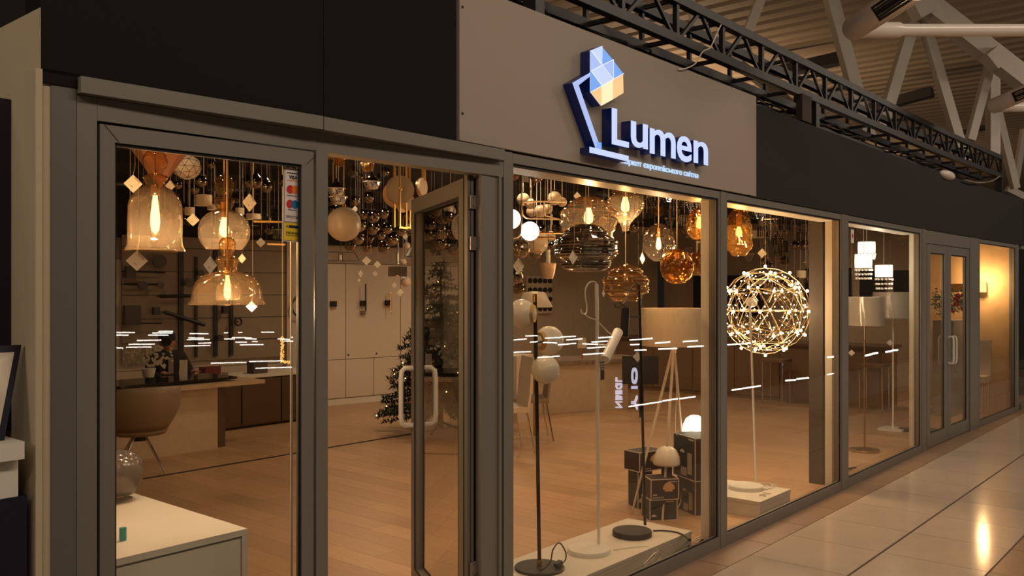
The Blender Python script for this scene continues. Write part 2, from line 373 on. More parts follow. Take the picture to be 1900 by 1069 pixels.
# --- frames of the shop front ------------------------------------------------
mb = MB(); fb(mb, 95, 141.5, 0, 2.262, -.035, .06); struct(mb.build('trim_2', FRAMED))
mb = MB(); fb(mb, 142.5, 180, 0, ZM, -.03, .05); fb(mb, 180, 935, ZH, ZM, -.03, .05); struct(mb.build('trim_3', FRAME))
mb = MB()
fb(mb, 150, 600, ZM+.002, ZT, -.065, .0); fb(mb, 600, 937, ZM+.002, ZT, -.06, .0); struct(mb.build('trim_4', FRAME))
def gbead(win, p0, p1, z0, z1, y=0.0, g=.006, pane='glass_pane', m=None):
    a = fac(p0); b = fac(p1)
    mb = MB(); mb.obox(a, b, y, y+.006, z0, z1); o = mb.build(pane, m or GLASSP, win)
    return o
def frame(win, p0, p1, q0, q1, z0, z1, r0, r1, y0=-.03, y1=.010, names=('stile', 'rail'), m=None, gask=.007):
    """outer columns p0..p1, opening q0..q1; heights z0..z1, opening r0..r1"""
    m = m or FRAME
    for a, b in ((p0, q0), (q1, p1)): mb = MB(); fb(mb, a, b, z0, z1, y0, y1); mb.build(names[0], m, win)
    for a, b in ((z0, r0), (r1, z1)): mb = MB(); fb(mb, q0, q1, a, b, y0, y1); mb.build(names[1], m, win)
    A, B = fo(q0, y0), fo(q1, y0); mb = MB()
    mb.obox(A, B, y0+.008, y0+.016, r1-gask*1.6, r1); mb.obox(A, B, y0+.008, y0+.016, r0, r0+gask)
    L = (B-A).length; d = (B-A)/L
    mb.obox(A, A+d*gask, y0+.008, y0+.016, r0, r1); mb.obox(B-d*gask, B, y0+.008, y0+.016, r0, r1)
    mb.build('gasket', GASKET, win)
    MB().obox(A, B, 0, .006, r0, r1).build('glass_pane', GLASSP, win)
def win(name, px): return struct(D.objects.new(name, None)) if False else W_(name, px)
def W_(name, px):
    o = D.objects.new(name, None); COL.objects.link(o); o.location = fp(px, 0); o['kind'] = 'structure'; return o
w1 = W_('window_1', 370)
frame(w1, 185.5, 582, 213.5, 560, .0, ZH-.009, .10, 2.113, -.028, .010)
mb = MB(); fb(mb, 180, 587, ZH-.009, ZH, -.01, .03); fb(mb, 180, 185.5, 0, ZH, -.01, .03); fb(mb, 582, 587, 0, ZH, -.01, .03); mb.build('shadow_gap', GASKET, w1)
mb = MB()
for (p, z0, q, z1) in ((186, ZH-.010, 213, 2.115), (560.5, 2.115, 581.5, ZH-.010)):
    mb.tube([fp(p, z0, -.0285), fp(q, z1, -.0285)], .0012, 4)
mb.build('mitre_joint', GASKET, w1)
mb = MB(); fb(mb, 587, 609.5, 0, ZH, -.03, .05); struct(mb.build('trim_5', FRAME))
# door jamb post with grooves
mb = MB(); fb(mb, 893, 926, 0, ZH, -.02, .012); fb(mb, 926, 931, 0, ZH+.003, -.03, .012); struct(mb.build('trim_6', FRAME))
mb = MB(); fb(mb, 931, 935, 0, ZM, -.015, .05); struct(mb.build('trim_7', GASKET))
mb = MB(); fb(mb, 935, 951.3, 0, ZT-.001, -.032, .06); struct(mb.build('trim_8', FRAME))
def post(n, p0, p1, z1=ZT-.001):
    mb = MB(); fb(mb, p0, p1, 0, z1, -.034, .05); return struct(mb.build(n, FRAME))
w2 = W_('window_2', 1140); frame(w2, 951.5, 1337, 952.6, 1333.5, .0, ZT-.003, .078, 2.245)
post('trim_9', 1337.5, 1348)
w3 = W_('window_3', 1450); frame(w3, 1348.2, 1566, 1349.2, 1560.5, .0, ZT-.003, .078, 2.245)
post('trim_10', 1562.5, 1573)
w4 = W_('window_4', 1640); frame(w4, 1573.2, 1711, 1574.5, 1708, .0, ZT-.003, .078, 2.245)
post('trim_12', 1711.3, 1719)
mb = MB(); fb(mb, 1719, 1804, 2.155, ZT-.003, -.03, .05); struct(mb.build('trim_13', FRAME))
d2 = W_('door_2', 1742); frame(d2, 1720, 1758, 1726, 1752.5, .012, 2.15, .15, 2.06, -.02, .012)
d3 = W_('door_3', 1780); frame(d3, 1758.4, 1800, 1764.5, 1794, .012, 2.15, .15, 2.06, -.02, .012)
for dd, px in ((d2, 1755.5), (d3, 1761)):
    p = fp(px, 1.0, -.02)
    MB().tube(smooth_path([p+Vector((0,0,-.14)), p+Vector((0,-.05,-.14)), p+Vector((0,-.055,0)), p+Vector((0,-.05,.14)), p+Vector((0,0,.14))], 5), .011, 8).build('pull_handle', WHITEM, dd, 40)
post('trim_14', 1800.5, 1816.5)
w5 = W_('window_5', 1850); frame(w5, 1817, 1885, 1818, 1884, .0, ZT-.003, .078, 2.245)
post('trim_15', 1885.3, 1890)
w6 = W_('window_6', 1896)
mb = MB(); A = fac(1890.5); mb.obox(A, (19.5, fx(19.5)), -.03, .04, 0, .078); mb.obox(A, (19.5, fx(19.5)), -.03, .04, 2.245, ZT-.003); mb.build('rail', FRAME, w6)
MB().obox(A, (19.5, fx(19.5)), 0, .006, .078, 2.245).build('glass_pane', GLASSP, w6)
# white reveals and soffits just behind the glass
def reveal(n, px, y1=.16, w=.03):
    a = fac(px); return struct(MB().box(a.x-w, a.y+.055, 0, a.x, a.y+.055+y1, 2.26).build(n, WHITE))
reveal('trim_16', 1338, .075); reveal('trim_17', 1565, .09); reveal('trim_18', 1713, .075)
a = fac(205); struct(MB().box(a.x-.04, 2.80, 0, a.x+.045, 2.90, 2.2).build('trim_19', WHITE))
k = 20
for p0, p1 in ((951, 1337), (1348, 1564), (1573, 1712)):
    a, b = fac(p0), fac(p1); mb = MB().box(a.x, a.y+.05, 2.244, b.x, a.y+.20, 2.29); struct(mb.build('trim_%d' % k, WHITE)); k += 1
# thin bright edge strip beside window_1
a = fac(556.5); struct(MB().box(a.x-.004, a.y+.05, 0, a.x+.004, a.y+.056, 2.11).build('trim_24', WHITE))
# --- open door leaf ----------------------------------------------------------
d1 = W_('door_1', 893); H = Vector((2.905, 2.735, 0)); dd = Vector((.4955, .8686, 0)); dn = Vector((-dd.y, dd.x, 0))
LW = 1.03
def lf(mb, s0, s1, w0, w1, z0, z1): return mb.obox(H+dd*s0, H+dd*s1, w0, w1, z0, z1)
lf(MB(), 0, .075, -.03, .03, .01, ZH-.008).build('stile', FRAME, d1); lf(MB(), LW-.075, LW, -.03, .03, .01, ZH-.008).build('stile', FRAME, d1)
lf(MB(), .075, LW-.075, -.03, .03, ZH-.085, ZH-.008).build('rail', FRAME, d1); lf(MB(), .075, LW-.075, -.03, .03, .01, .10).build('rail', FRAME, d1)
g = MB()
for s in (-1, 1):
    w_ = (.026, .0305) if s > 0 else (-.0305, -.026)
    lf(g, .075, .083, *w_, .10, ZH-.085); lf(g, LW-.083, LW-.075, *w_, .10, ZH-.085); lf(g, .083, LW-.083, *w_, ZH-.095, ZH-.085); lf(g, .083, LW-.083, *w_, .10, .108)
g.build('gasket', GASKET, d1)
lf(MB(), .075, LW-.075, -.003, .003, .10, ZH-.085).build('glass_pane', glassmat('door_glass', (.90, .89, .86), (.8, .79, .75), base=.10, pw=3.5, amp=.85, onesided=True), d1)
lf(MB(), -.006, -.001, -.031, .031, .01, ZH-.008).build('edge_seal', GASKET, d1); lf(MB(), -.002, .004, -.0315, -.0302, .01, ZH-.008).build('edge_seal', GASKET, d1)
for s in (-1, 1):
    q = H+dd*(LW-.037)
    pth = [q+dn*s*.03+Vector((0,0,.90)), q+dn*s*.075+Vector((0,0,.90)), q+dn*s*.095-dd*.012+Vector((0,0,.915)), q+dn*s*.10-dd*.016+Vector((0,0,.96)), q+dn*s*.10-dd*.016+Vector((0,0,1.16)), q+dn*s*.095-dd*.012+Vector((0,0,1.205)), q+dn*s*.075+Vector((0,0,1.22)), q+dn*s*.03+Vector((0,0,1.22))]
    MB().tube(pth, .014, 10).build('pull_handle', WHITEM, d1, 50)
hx = fac(889.5).x; pxl = fac(875).x; pxr = fac(885).x
for z in (2.05, 1.865, .41):
    hb = MB().box(pxl, 2.668, z-.03, pxr, 2.674, z+.03).box(pxr, 2.664, z-.02, hx-.006, 2.670, z+.02); hb.box(hx-.008, 2.648, z-.042, hx+.008, 2.665, z+.042)
    ho = hb.build('hinge', mat('hinge_metal', (.30, .25, .20), .35, .6), d1, 40)
    sc = MB()
    for dz in (-.04, 0, .04): sc.sph((hx, 2.648, z+dz*.75), .003, 6, 4)
    for dz in (-.02, .02): sc.sph(((pxl+pxr)/2, 2.668, z+dz), .003, 6, 4)
    sc.build('screw', BLACKM, ho)
MB().box(fac(872.5).x, 2.680, .01, fac(884).x, 2.70, ZH-.004).build('edge_profile', FRAMED, d1)
MB().box(fac(878).x-.001, 2.6785, .01, fac(878).x+.002, 2.681, ZH-.004).build('edge_seal', GASKET, d1)
MB().tube([(hx, 2.66, .1), (hx, 2.66, 2.15)], .0045, 10).build('hinge_pin', CHROME, d1, 40)
# ================================================================== ROOF AND TRUSS
DECK = mat('corrugated_roof_deck', (0.36, 0.28, 0.20), 0.55, vary=.08, scale=.5)
def deck(name, x0, x1, y0, y1, z, pitch=.33):
    mb = MB(); x = x0; prof = []
    while x < x1: prof += [(x, 0), (x+pitch*.55, 0), (x+pitch*.63, -.06), (x+pitch*.92, -.06)]; x += pitch
    vs = [(p[0], y0, z+p[1]) for p in prof]+[(p[0], y1, z+p[1]) for p in prof]; n = len(prof)
    mb.add(vs, [(i, i+1, n+i+1, n+i) for i in range(n-1)])
    return mb.build(name, DECK)
struct(deck('ceiling_hall', -8, 75, -12, 60, 7.4, .55))
STEEL = mat('pale_painted_steel', (0.60, 0.54, 0.46), 0.55, vary=.15, scale=3, bump=.1)
STEELD = mat('dim_brown_steel', (0.20, 0.15, 0.10), 0.6)
rt = T('roof_truss', 'large pale steel roof truss of V shaped braces rising behind the black lattice girder', 'roof truss', PT(1600, 300, 15))
def tr(px0, py0, px1, py1, wpx, t=15.0, t2=None, nm='brace', m=STEEL):
    a = PT(px0, py0, t); b = PT(px1, py1, t2 or t)
    MB().bar(a, b, wpx*t/F, wpx*.9*t/F, up=(1, 1, 0)).build(nm, m, rt)
tr(1537, -20, 1612, 260, 22); tr(1704, 8, 1636, 235, 20); tr(1708, 20, 1790, 300, 17)
tr(1842, 100, 1800, 260, 15); tr(1842, 100, 1842, 290, 19, 16); tr(1850, 205, 1884, 350, 13, 18)
tr(1690, -15, 1960, 195, 34, 14.6, nm='chord'); tr(1418, -20, 1366, 115, 17, 15); tr(1272, -20, 1300, 70, 16, 15)
tr(1835, 96, 1856, 122, 30, 14.4, nm='gusset'); tr(1700, 0, 1716, 30, 34, 14.4, nm='gusset')
tr(1366, 115, 1640, 330, 16, 17, nm='chord', m=STEELD); tr(1900, 240, 1880, 360, 10, 20); tr(1868, 350, 1960, 395, 12, 19, nm='chord')
for i, (x0, y0, x1, y1, t, w, lb) in enumerate(((1560, 108, 1420, 140, 20, 26, 'dark metal roof duct crossing behind the leftmost pale brace'), (1730, 170, 1600, 206, 22, 22, 'dark metal roof duct between the two middle V braces'), (1835, 230, 1760, 248, 30, 20, 'dark metal roof duct low at right behind the steep braces'))):
    o = MB().bar(PT(x0, y0, t), PT(x1, y1, t*1.05), w*t/F, w*.8*t/F).build('roof_duct', mat('duct_metal', (.05, .045, .04), .6)); tag(o, lb, 'duct')
for i, (x, y) in enumerate(((1726, 186), (1700, 246), (1690, 200))):
    pass
# hanging linear lights under the deck (lit edges)
# --- black lattice girder above the fascia --------------------------------
g = T('lattice_girder', 'long black box lattice girder running above the dark fascia to the right', 'girder', fp(1500, 3.15, .1))
GZ0, GZ1 = 3.16, 3.40
xa, xb = fac(880).x, fac(1857).x
def gy(x): return fx(x)
N = round((xb-xa)/.6); xs = [xa+(xb-xa)*i/N for i in range(N+1)]
def sq(dy, z, x): return (x, gy(x)+dy, z)
for dy in (.0, .24):
    for z in (GZ0, GZ1):
        mb = MB()
        for i in range(0, N, 2): mb.bar(sq(dy, z, xs[i]), sq(dy, z, xs[min(N, i+2)]), .054)
        mb.build('chord', BLACKM, g)
for i in range(N+1):
    MB().bar(sq(0, GZ0, xs[i]), sq(0, GZ1, xs[i]), .030).build('upright', BLACKM, g); MB().bar(sq(.24, GZ0, xs[i]), sq(.24, GZ1, xs[i]), .026).build('rear_upright', BLACKM, g)
    MB().bar(sq(0, GZ0, xs[i]), sq(.24, GZ0, xs[i]), .024).build('tie', BLACKM, g); MB().bar(sq(0, GZ1, xs[i]), sq(.24, GZ1, xs[i]), .024).build('tie', BLACKM, g)
    if i < N:
        xm = (xs[i]+xs[i+1])/2
        MB().bar(sq(0, GZ0, xs[i]+.02), sq(0, GZ1, xm), .020).build('diagonal', BLACKM, g); MB().bar(sq(0, GZ1, xm), sq(0, GZ0, xs[i+1]-.02), .020).build('diagonal', BLACKM, g)
for x in (xb, fac(1513).x, 3.3):
    MB().box(x-.035, gy(x)-.02, 2.90, x+.035, gy(x)+.06, GZ0).build('stand', BLACKM, g)
MB().box(fac(1490).x-.13, 2.61, 2.94, fac(1490).x+.05, 2.66, 3.14).build('junction_box', mat('dull_red_brown_box', (.035, .014, .010), .7), g)
# cable tray with rungs below the girder
ct = T('cable_tray', 'dark cable tray with rungs and messy leads under the girder', 'cable tray', fp(1200, 2.99, .2))
MB().box(fac(860).x, 2.78, 3.0, fac(1850).x, 2.80, 3.03).build('side_rail', BLACKM, ct); MB().box(fac(860).x, 3.0, 3.0, fac(1850).x, 3.02, 3.03).build('side_rail', BLACKM, ct)
for i in range(44):
    x = fac(860).x + i*.25
    MB().box(x, 2.79, 3.005, x+.05+.04*R.random(), 3.01, 3.02).build('rung', BLACKM, ct)
mb = MB()
for j in range(5):
    pts = []; x = 2.7
    while x < 12: pts.append((x, 2.72+.25*R.random(), 3.03+.05*R.random())); x += .25
    mb.tube(smooth_path(pts, 2), .008, 5)
mb.build('leads', BLACKM, ct, kind='stuff')
# fascia top frame behind (dark)
struct(MB().box(2.5, 2.9, 2.86, 22, 3.1, 2.93).build('trim_25', BLACKP))
c1 = MB().tube(smooth_path([PY(1338, 46, 2.60), PY(1330, 62, 2.60), PY(1318, 88, 2.60), PY(1304, 96, 2.6), PY(1290, 118, 2.6), PY(1272, 127, 2.6), PY(1258, 129, 2.61)], 6), .004, 6).build('loose_cable', WHITEM, None, 60)
tag(c1, 'thin white cable looping from the black girder down to the top of the sign board', 'cable')
c2 = MB().tube(smooth_path([PY(1856, 326, 2.56), PY(1840, 336, 2.55), PY(1815, 339, 2.53), PY(1790, 334, 2.55)], 6), .008, 6).build('loose_cable', mat('grey_cable', (.3, .27, .22), .5), None, 60)
tag(c2, 'thin grey cable sagging from the right end of the girder', 'cable')
b2 = MB().sph((0,0,0), .1, 12, 8).mesh('bag', WHITEM, 60)
o = link('plastic_wrap', b2, None, PY(1757, 325, 2.60), None, (2.6, .6, .5)); tag(o, 'crumpled pale plastic wrap lying on the fascia top edge', 'plastic wrap')
# --- mall luminaires ---------------------------------------------------------
LUMB = mat('pale_luminaire_shell', (0.80, 0.70, 0.62), 0.25, 0.0, vary=.03)
def luminaire(label, tip, upend, sideend, r, t, tu, ts, green=False):
    root = T('mall_luminaire', label, 'luminaire', PT(*tip, t))
    A = PT(*tip, t); B = PT(*upend, tu); C = PT(*sideend, ts)
    d = (B-A).normalized(); e = (C-A).normalized(); tc_ = (Vector((0, 0, HC))-A).normalized(); nrm_ = (tc_-d*tc_.dot(d)).normalized(); sd = d.cross(nrm_)
    L_ = (B-A).length
    MB().tube([A-d*r*.2, A, A+d*r*.3, B], [r*.3, r*.75, r*.95, r*.98], 24).build('angled_arm', LUMB, root, 60)
    MB().tube([A-e*r*.5, A-e*r*.2, A+e*r*.3, A+e*r*4.2, A+e*r*4.5, C], [r*.2, r*.5, r*.64, r*.64, r*.50, r*.50], 24).build('side_arm', LUMB, root, 60)
    rc = MB(); P0 = A+d*L_*.56+nrm_*r*.72; P1 = B+nrm_*r*.72
    rc.bar(P0, P1, r*1.25, r*.55, up=nrm_); rc.build('louvre_recess', GASKET, root)
    for s in (-1, 1): MB().tube([P0+d*r*.4+nrm_*r*.22+sd*s*r*.3, P1+nrm_*r*.22+sd*s*r*.3], r*.17, 10).build('lamp_tube', CHROME, root, 40)
    if green:
        for q in (.22, .3): MB().sph(A+(C-A)*q*.5-Vector((0,0,1))*r*.1+Vector((0,-.0,0)), r*.3, 8, 6, .5).build('indicator', mat('green_dot', (.01, .25, .02), .4, emit=(0, 1, .1), es=.15), root)
    return root
luminaire('large angular pale ceiling luminaire with twin tubes near the top right', (1580, 56), (1700, -24), (1960, 56), .085, 6.0, 5.2, 6.3)
luminaire('small angular pale luminaire with green dots at the right edge', (1838, 199), (1930, 160), (1960, 198), .085, 9.5, 9.0, 9.5, True)
# ================================================================== SIGN
YS = 2.556
DARKB = mat('dark_blue_return', (0.003, 0.006, 0.020), 0.3, emit=(.02, .08, .6), es=.03)
FACEW = emis('white_sign_face', (0.55, 0.62, 1.0), 1.15)
FACEB = emis('light_blue_sign_face', (0.22, 0.42, 0.90), 1.0)
FACEL = emis('pale_blue_sign_face', (0.45, 0.55, 0.92), 1.0)
FACEY = emis('warm_sign_face', (1.0, 0.62, 0.28), 1.0); FACEH = emis('warm_sign_face_bright', (1.0, 0.80, 0.48), 1.15)
LINE = emis('white_seam_line', (0.85, 0.88, 1.0), 1.1)
sg = T('shop_sign', 'illuminated blue and white channel letters reading Lumen with desk lamp emblem', 'sign', PY(1180, 200, YS))
def Q(zx, zy, Y=YS): return PY(1020+zx/3.6875, 60+zy/3.6875, Y)   # from the enlarged view of the sign
def poly(name, pts, m, ret=True, off=0.0):
    P = [Q(*p, YS) for p in pts]; P = [Vector((p.x, p.y-off, p.z)) for p in P]
    o = MB().prism([p+Vector((0, .003, 0)) for p in P], (0, -.003, 0)).build(name, m, sg)
    if ret: MB().prism([p+Vector((0, .004, 0)) for p in P], (0, .066, 0)).build('return', DARKB, o)
    return o
poly('lamp_arm', [(278,275),(278,300),(198,362),(350,798),(318,798),(158,345)], FACEL)
poly('lamp_foot', [(275,783),(540,846),(540,884),(275,822)], FACEW)
poly('lamp_joint', [(322,748),(355,756),(355,800),(318,790)], FACEB)
hexp = [(278,125),(352,95),(430,188),(500,282),(503,415),(352,503),(278,408)]
poly('lamp_shade', hexp, FACEL)
c_ = (350,222)
for tri, m in ((((278,125),(352,95),c_), FACEW), (((278,125),c_,(278,265)), FACEL), (((352,95),(430,188),c_), FACEB), (((430,188),c_,(430,325)), FACEL), (((430,188),(500,282),(430,325)), FACEB),
               ((c_,(430,325),(352,365),(278,265)), FACEW), (((278,265),(352,365),(278,408)), FACEB),
               (((278,408),(352,365),(352,503)), FACEY), (((352,365),(430,325),(430,460),(352,503)), FACEH), (((430,325),(500,282),(503,415),(430,460)), FACEY)):
    poly('facet', tri, m, False, .002)
def seam(a, b):
    P, S_ = Q(*a), Q(*b); o = Vector((0, -.006, 0)); MB().tube([P+o, S_+o], .0018, 5).build('seam', LINE, sg)
for a, b in (((352,95),c_), ((278,125),(430,325)), ((430,188),(278,265)), ((278,265),(352,365)), ((430,188),(430,325)), ((278,408),(500,282))): seam(a, b)
for ch, x0, x1, yt, yb in (('L', 424, 538, (517), 762), ('u', 555, 668, 604, 780+15), ('m', 684, 858, 655-8, 832-3), ('e', 870, 968, 698, 875+14), ('n', 984, 1080, 735-8, 898)):
    a = Q(x0, yb); b = Q(x1, yb)
    zt = Q(x0, yt).z; z0 = Q(x0, yb).z
    ZB = {'L': (200.2, 267.4), 'u': (223.8, 271.3), 'm': (236.5, 284.2), 'e': (249.3, 297.3), 'n': (259.5, 301.5)}[ch]
    z1 = PY(1020+x0/3.6875, ZB[0], YS).z; z0 = PY(1020+x0/3.6875, ZB[1], YS).z
    A = Vector((a.x, YS, z0)); B = Vector((b.x, YS, z0))
    o = fit_text('letter_'+ch.lower(), ch, FACEW, A, B, z1-z0, sg, offset=.012, thick=.004, normal=(0, -1, 0))
    r_ = fit_text('return', ch, DARKB, A+Vector((0, .001, 0)), B+Vector((0, .001, 0)), z1-z0, o, offset=.012, thick=.062, normal=(0, 1, 0))
TF = emis('tagline_face', (.55, .75, 1.0), 1.0)
zb = PY(1170, 306.2, 2.616).z; k1 = SY(1170, 2.616)
for wd, p0, p1, up_, dn in (('маркет', 1151, 1190, 8.5, 3), ('європейського', 1193.5, 1265, 11.5, 3), ('світла', 1268, 1295, 11.5, 0)):
    a = PY(p0, 300, 2.616); b = PY(p1, 300, 2.616)
    fit_text('tagline_word', wd, TF, (a.x, 2.616, zb-dn*k1), (b.x, 2.616, zb-dn*k1), (up_+dn)*k1, sg, offset=.012, thick=.004, normal=(0, -1, 0))['kind'] = 'stuff'
# payment sticker on window_1
st = T('payment_sticker', 'tall white and yellow payment card sticker on the left window glass', 'sticker', fp(540, 2.0, -.01))
def SP(zx, zy, off=0.0):           # from the enlarged view of the sticker
    px, py = 500+zx/6.683, 300+zy/6.683; a = fac(px); t = a.x/ray(px)[0]; n_ = Vector((-.074, -1, 0)).normalized()
    return Vector((a.x, a.y, HC-(py-HY)*t/F)) + n_*(.004+off)
def quad(name, pts, m, off, par=st): P = [SP(*p, off) for p in pts]; return MB().prism(P, Vector((0, .0008, 0))).build(name, m, par)
SW = mat('sticker_white', (.80, .70, .64), .4); SYL = mat('sticker_yellow', (.85, .58, .03), .4)
quad('backing', [(170,72),(400,100),(384,1003),(150,985)], SW, .0)
quad('outline', [(180,88),(390,112),(376,760),(170,744)], INK, .0008); quad('white_field', [(184,92),(386,116),(372,757),(174,740)], SW, .0012)
quad('outline', [(168,748),(374,764),(370,990),(160,976)], INK, .0008); quad('yellow_field', [(171,751),(371,767),(367,987),(163,973)], SYL, .0012)
quad('stripe', [(208,132),(354,150),(354,162),(208,144)], mat('navy_print', (.01, .01, .05), .5), .002); quad('stripe', [(208,226),(354,240),(354,250),(208,236)], mat('orange_print', (.8, .22, .02), .5), .002)
def disc(cx, cy, rx, ry, m, off):
    quad('printed_disc', [(cx+rx*math.cos(a*PI/14), cy+ry*math.sin(a*PI/14)) for a in range(28)], m, off)
RED = mat('red_print', (.60, .02, .02), .5); ORG = mat('amber_print', (.80, .20, .02), .5); BLU = mat('blue_print', (.0, .18, .42), .5)
disc(246, 346, 44, 53, RED, .002); disc(311, 352, 43, 53, ORG, .0026); disc(243, 527, 44, 54, RED, .002); disc(305, 533, 43, 53, BLU, .0026)
def stext(s, x0, x1, yb, h, m, off=.002, o=.0):
    a = SP(x0, yb, off); b = SP(x1, yb+(x1-x0)*.12, off); a2 = Vector(a); b2 = Vector((b.x, b.y, a.z)); a2.z = b2.z = (a.z+b.z)/2
    fit_text('print', s, m, a, b, SP(x0, yb-h).z-SP(x0, yb).z, st, offset=o, thick=.0006)
stext('VISA', 232, 338, 214, 46, INK, o=.03); stext('mastercard', 206, 350, 424, 18, INK); stext('maestro', 220, 325, 602, 16, INK); stext('ПРОСТІР', 192, 346, 695, 32, INK)
quad('logo_bar', [(232,788),(348,800),(346,832),(228,820)], mat('navy_print', (0, 0, 0), 1), .002)
stext('X', 194, 224, 816, 30, INK, o=.02); stext('0 800 500 500', 196, 340, 890, 26, INK); stext('www.aval.ua', 190, 342, 912, 14, INK)
# ================================================================== LEFT NEIGHBOUR CORNER
NAVY = mat('navy_laminate', (0.006, 0.007, 0.020), 0.35)
ct2 = T('white_counter', 'white counter with rounded top on a navy base at the far left edge', 'counter', (.6, 2.9, 0))
MB().box(-1.5, 2.68, 1.172, .995, 3.3, 1.222).build('counter_top', WHITE, ct2); MB().box(-1.5, 2.72, 1.06, .993, 3.25, 1.172).build('apron', WHITE, ct2); MB().box(-1.5, 2.715, 0, 1.015, 3.2, 1.06).build('base', NAVY, ct2)
o = MB().box(-1.0, 2.915, 1.222, 1.043, 2.98, 2.24).build('navy_panel', NAVY); tag(o, 'dark navy upright display panel behind the white counter at left', 'display panel')
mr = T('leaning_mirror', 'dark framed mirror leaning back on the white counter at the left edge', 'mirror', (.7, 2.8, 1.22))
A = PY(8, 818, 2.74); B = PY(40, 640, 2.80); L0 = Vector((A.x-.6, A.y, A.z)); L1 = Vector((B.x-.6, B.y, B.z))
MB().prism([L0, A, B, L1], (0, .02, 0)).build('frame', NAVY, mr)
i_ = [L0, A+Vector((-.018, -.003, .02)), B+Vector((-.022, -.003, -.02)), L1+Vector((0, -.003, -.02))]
MB().prism(i_, (0, -.003, 0)).build('mirror_glass', mat('mirror_reflection_tone', (.62, .52, .40), .35, .35, vary=.3, scale=8), mr)  # pale beige reflection is put into the glass colour
# ================================================================== LAMPS IN THE WINDOWS
CORD = mat('textile_cord', (0.55, 0.36, 0.18), 0.6); CORDB = mat('dark_cord', (0.03, 0.025, 0.02), 0.6); CORDW = mat('pale_cord', (.55, .46, .36), .5)
SOCK = mat('socket_brass', (0.55, 0.36, 0.16), .35, .8)
def pxprof(cx, Y, prof, yref):
    """profile given as photo half widths and rows -> metric (r, z) around the axis at column cx"""
    s = SY(cx, Y)
    if yref:                            # fine blown ribs: resample and ripple the outline
        q = []
        for (r0, y0), (r1, y1) in zip(prof, prof[1:]):
            n = max(1, int(abs(y1-y0)/1.1)); q += [(r0+(r1-r0)*i/n, y0+(y1-y0)*i/n) for i in range(n)]
        prof = [(r+(.8*math.sin(y*yref) if r > 10 else 0), y) for r, y in q]+[prof[-1]]
    return [(max(r*s, 1e-4), HC-(y-HY)*s) for r, y in prof]
def pend(name, label, cx, Y, prof, m, cord=CORD, bulb=None, sock=None, smoothing=60, cat='pendant lamp', group=None, glow=True, shade='shade', n=40, power=0, cordr=.003, ribs=0):
    p = PY(cx, HY, Y); base = Vector((p.x, p.y, 0)); pr = pxprof(cx, Y, prof, ribs); s = SY(cx, Y)
    root = T(name, label, cat, (p.x, p.y, pr[0][1]), group)
    MB().lathe(pr, n, base).build(shade, m, root, smoothing)
    top = pr[0][1]
    MB().tube([(p.x, p.y, top-.01), (p.x, p.y, 2.89)], cordr, 6).build('cord', cord, root)
    if sock:
        r, y0, y1 = sock; z0, z1 = HC-(y1-HY)*s, HC-(y0-HY)*s
        MB().lathe([(1e-4, z1), (r*s, z1), (r*s, z0), (1e-4, z0)], 16, base).tube([(p.x, p.y, z1), (p.x, p.y, top)], .003, 6).build('socket', SOCK, root, 40)
    if bulb:
        r, y0, y1 = bulb; z0, z1 = HC-(y1-HY)*s, HC-(y0-HY)*s; h = z1-z0
        b = MB().lathe([(r*s*.45, z1), (r*s*.55, z1-h*.12), (r*s*.9, z1-h*.45), (r*s, z1-h*.68), (r*s*.8, z1-h*.88), (1e-4, z0)], 16, base).build('bulb', BULBS, root, 80)
        MB().lathe([(r*s*.25, z1-.002), (r*s*.45, z1-h*.3), (r*s*.6, z1-h*.65), (1e-4, z0+h*.12)], 10, base).build('filament', BULB, b, 80)
        if power: lamp(name+'_light', 'POINT', (p.x, p.y, z0-.012), power, WARM, .012)
    return root
def pricetag(label, px, py, Y, half=12, rot=0.0, slim=1.0, m=None, group=None, line=True, name='price_tag'):
    c = PY(px, py, Y); s = SY(px, Y)*half; root = T(name, label, 'price tag', c, group)
    rx, ry = ray(px); a = math.atan2(ry, rx)-PI/2 + rot
    e = Vector((math.cos(a), math.sin(a), 0)); u = Vector((0, 0, 1)); nv = Vector((math.sin(a), -math.cos(a), 0))
    P = [c+e*s*slim, c+u*s, c-e*s*slim, c-u*s]
    MB().prism(P, nv*-.0012).build('card', m or CARD, root)
    if half > 9:
        q = [c+e*s*slim*.72+u*s*.18+nv*.0008, c+e*s*slim*.18+u*s*.72+nv*.0008, c+e*s*slim*.10+u*s*.64+nv*.0008, c+e*s*slim*.64+u*s*.10+nv*.0008]
        MB().prism(q, nv*.0004).build('printed_band', mat('tag_print', (.40, .30, .24), .7), root)
        q = [c+e*s*slim*a_+u*s*b_+nv*.0008 for a_, b_ in ((-.25, -.12), (.0, -.37), (-.07, -.44), (-.32, -.19))]
        MB().prism(q, nv*.0004).build('printed_price', mat('tag_print', (.40, .30, .24), .7), root)
    MB().tube([c+u*s, c+u*s*1.9+e*s*.2, Vector((c.x, c.y, 2.89))], .0006, 4).build('string', CORDW, root)
    return root
YA = 3.10
pend('glass_bell_pendant', 'tall amber glass bell pendant with ball top, leftmost lamp in the left window', 288, 3.20,
     [(5,279),(14,281.5),(20,289),(22,300),(20,311),(14,320),(13,324),(21,327),(23,331),(20,335),(17,342),(19,347),(28,351),(38,361),(45,372),(47.5,385),(48,410),(48,440),(49,455),(53,463),(53.5,466),(50,466.5)], AMBER, bulb=(8.5,362,436), sock=(8,343,363), power=12)
pend('glass_globe_pendant', 'round amber glass globe pendant with two small bubbles on top, beside the tall bell', 416, 3.34,
     [(3,324),(10,327),(16,334),(18,345),(16,356),(12,363),(12,365),(18,368),(19,374),(16,382),(13,388),(20,392),(32,398),(42,410),(47,425),(46,441),(40,454),(32,463),(28,464)], AMBER, bulb=(9,403,441), sock=(7,375,404), power=10)
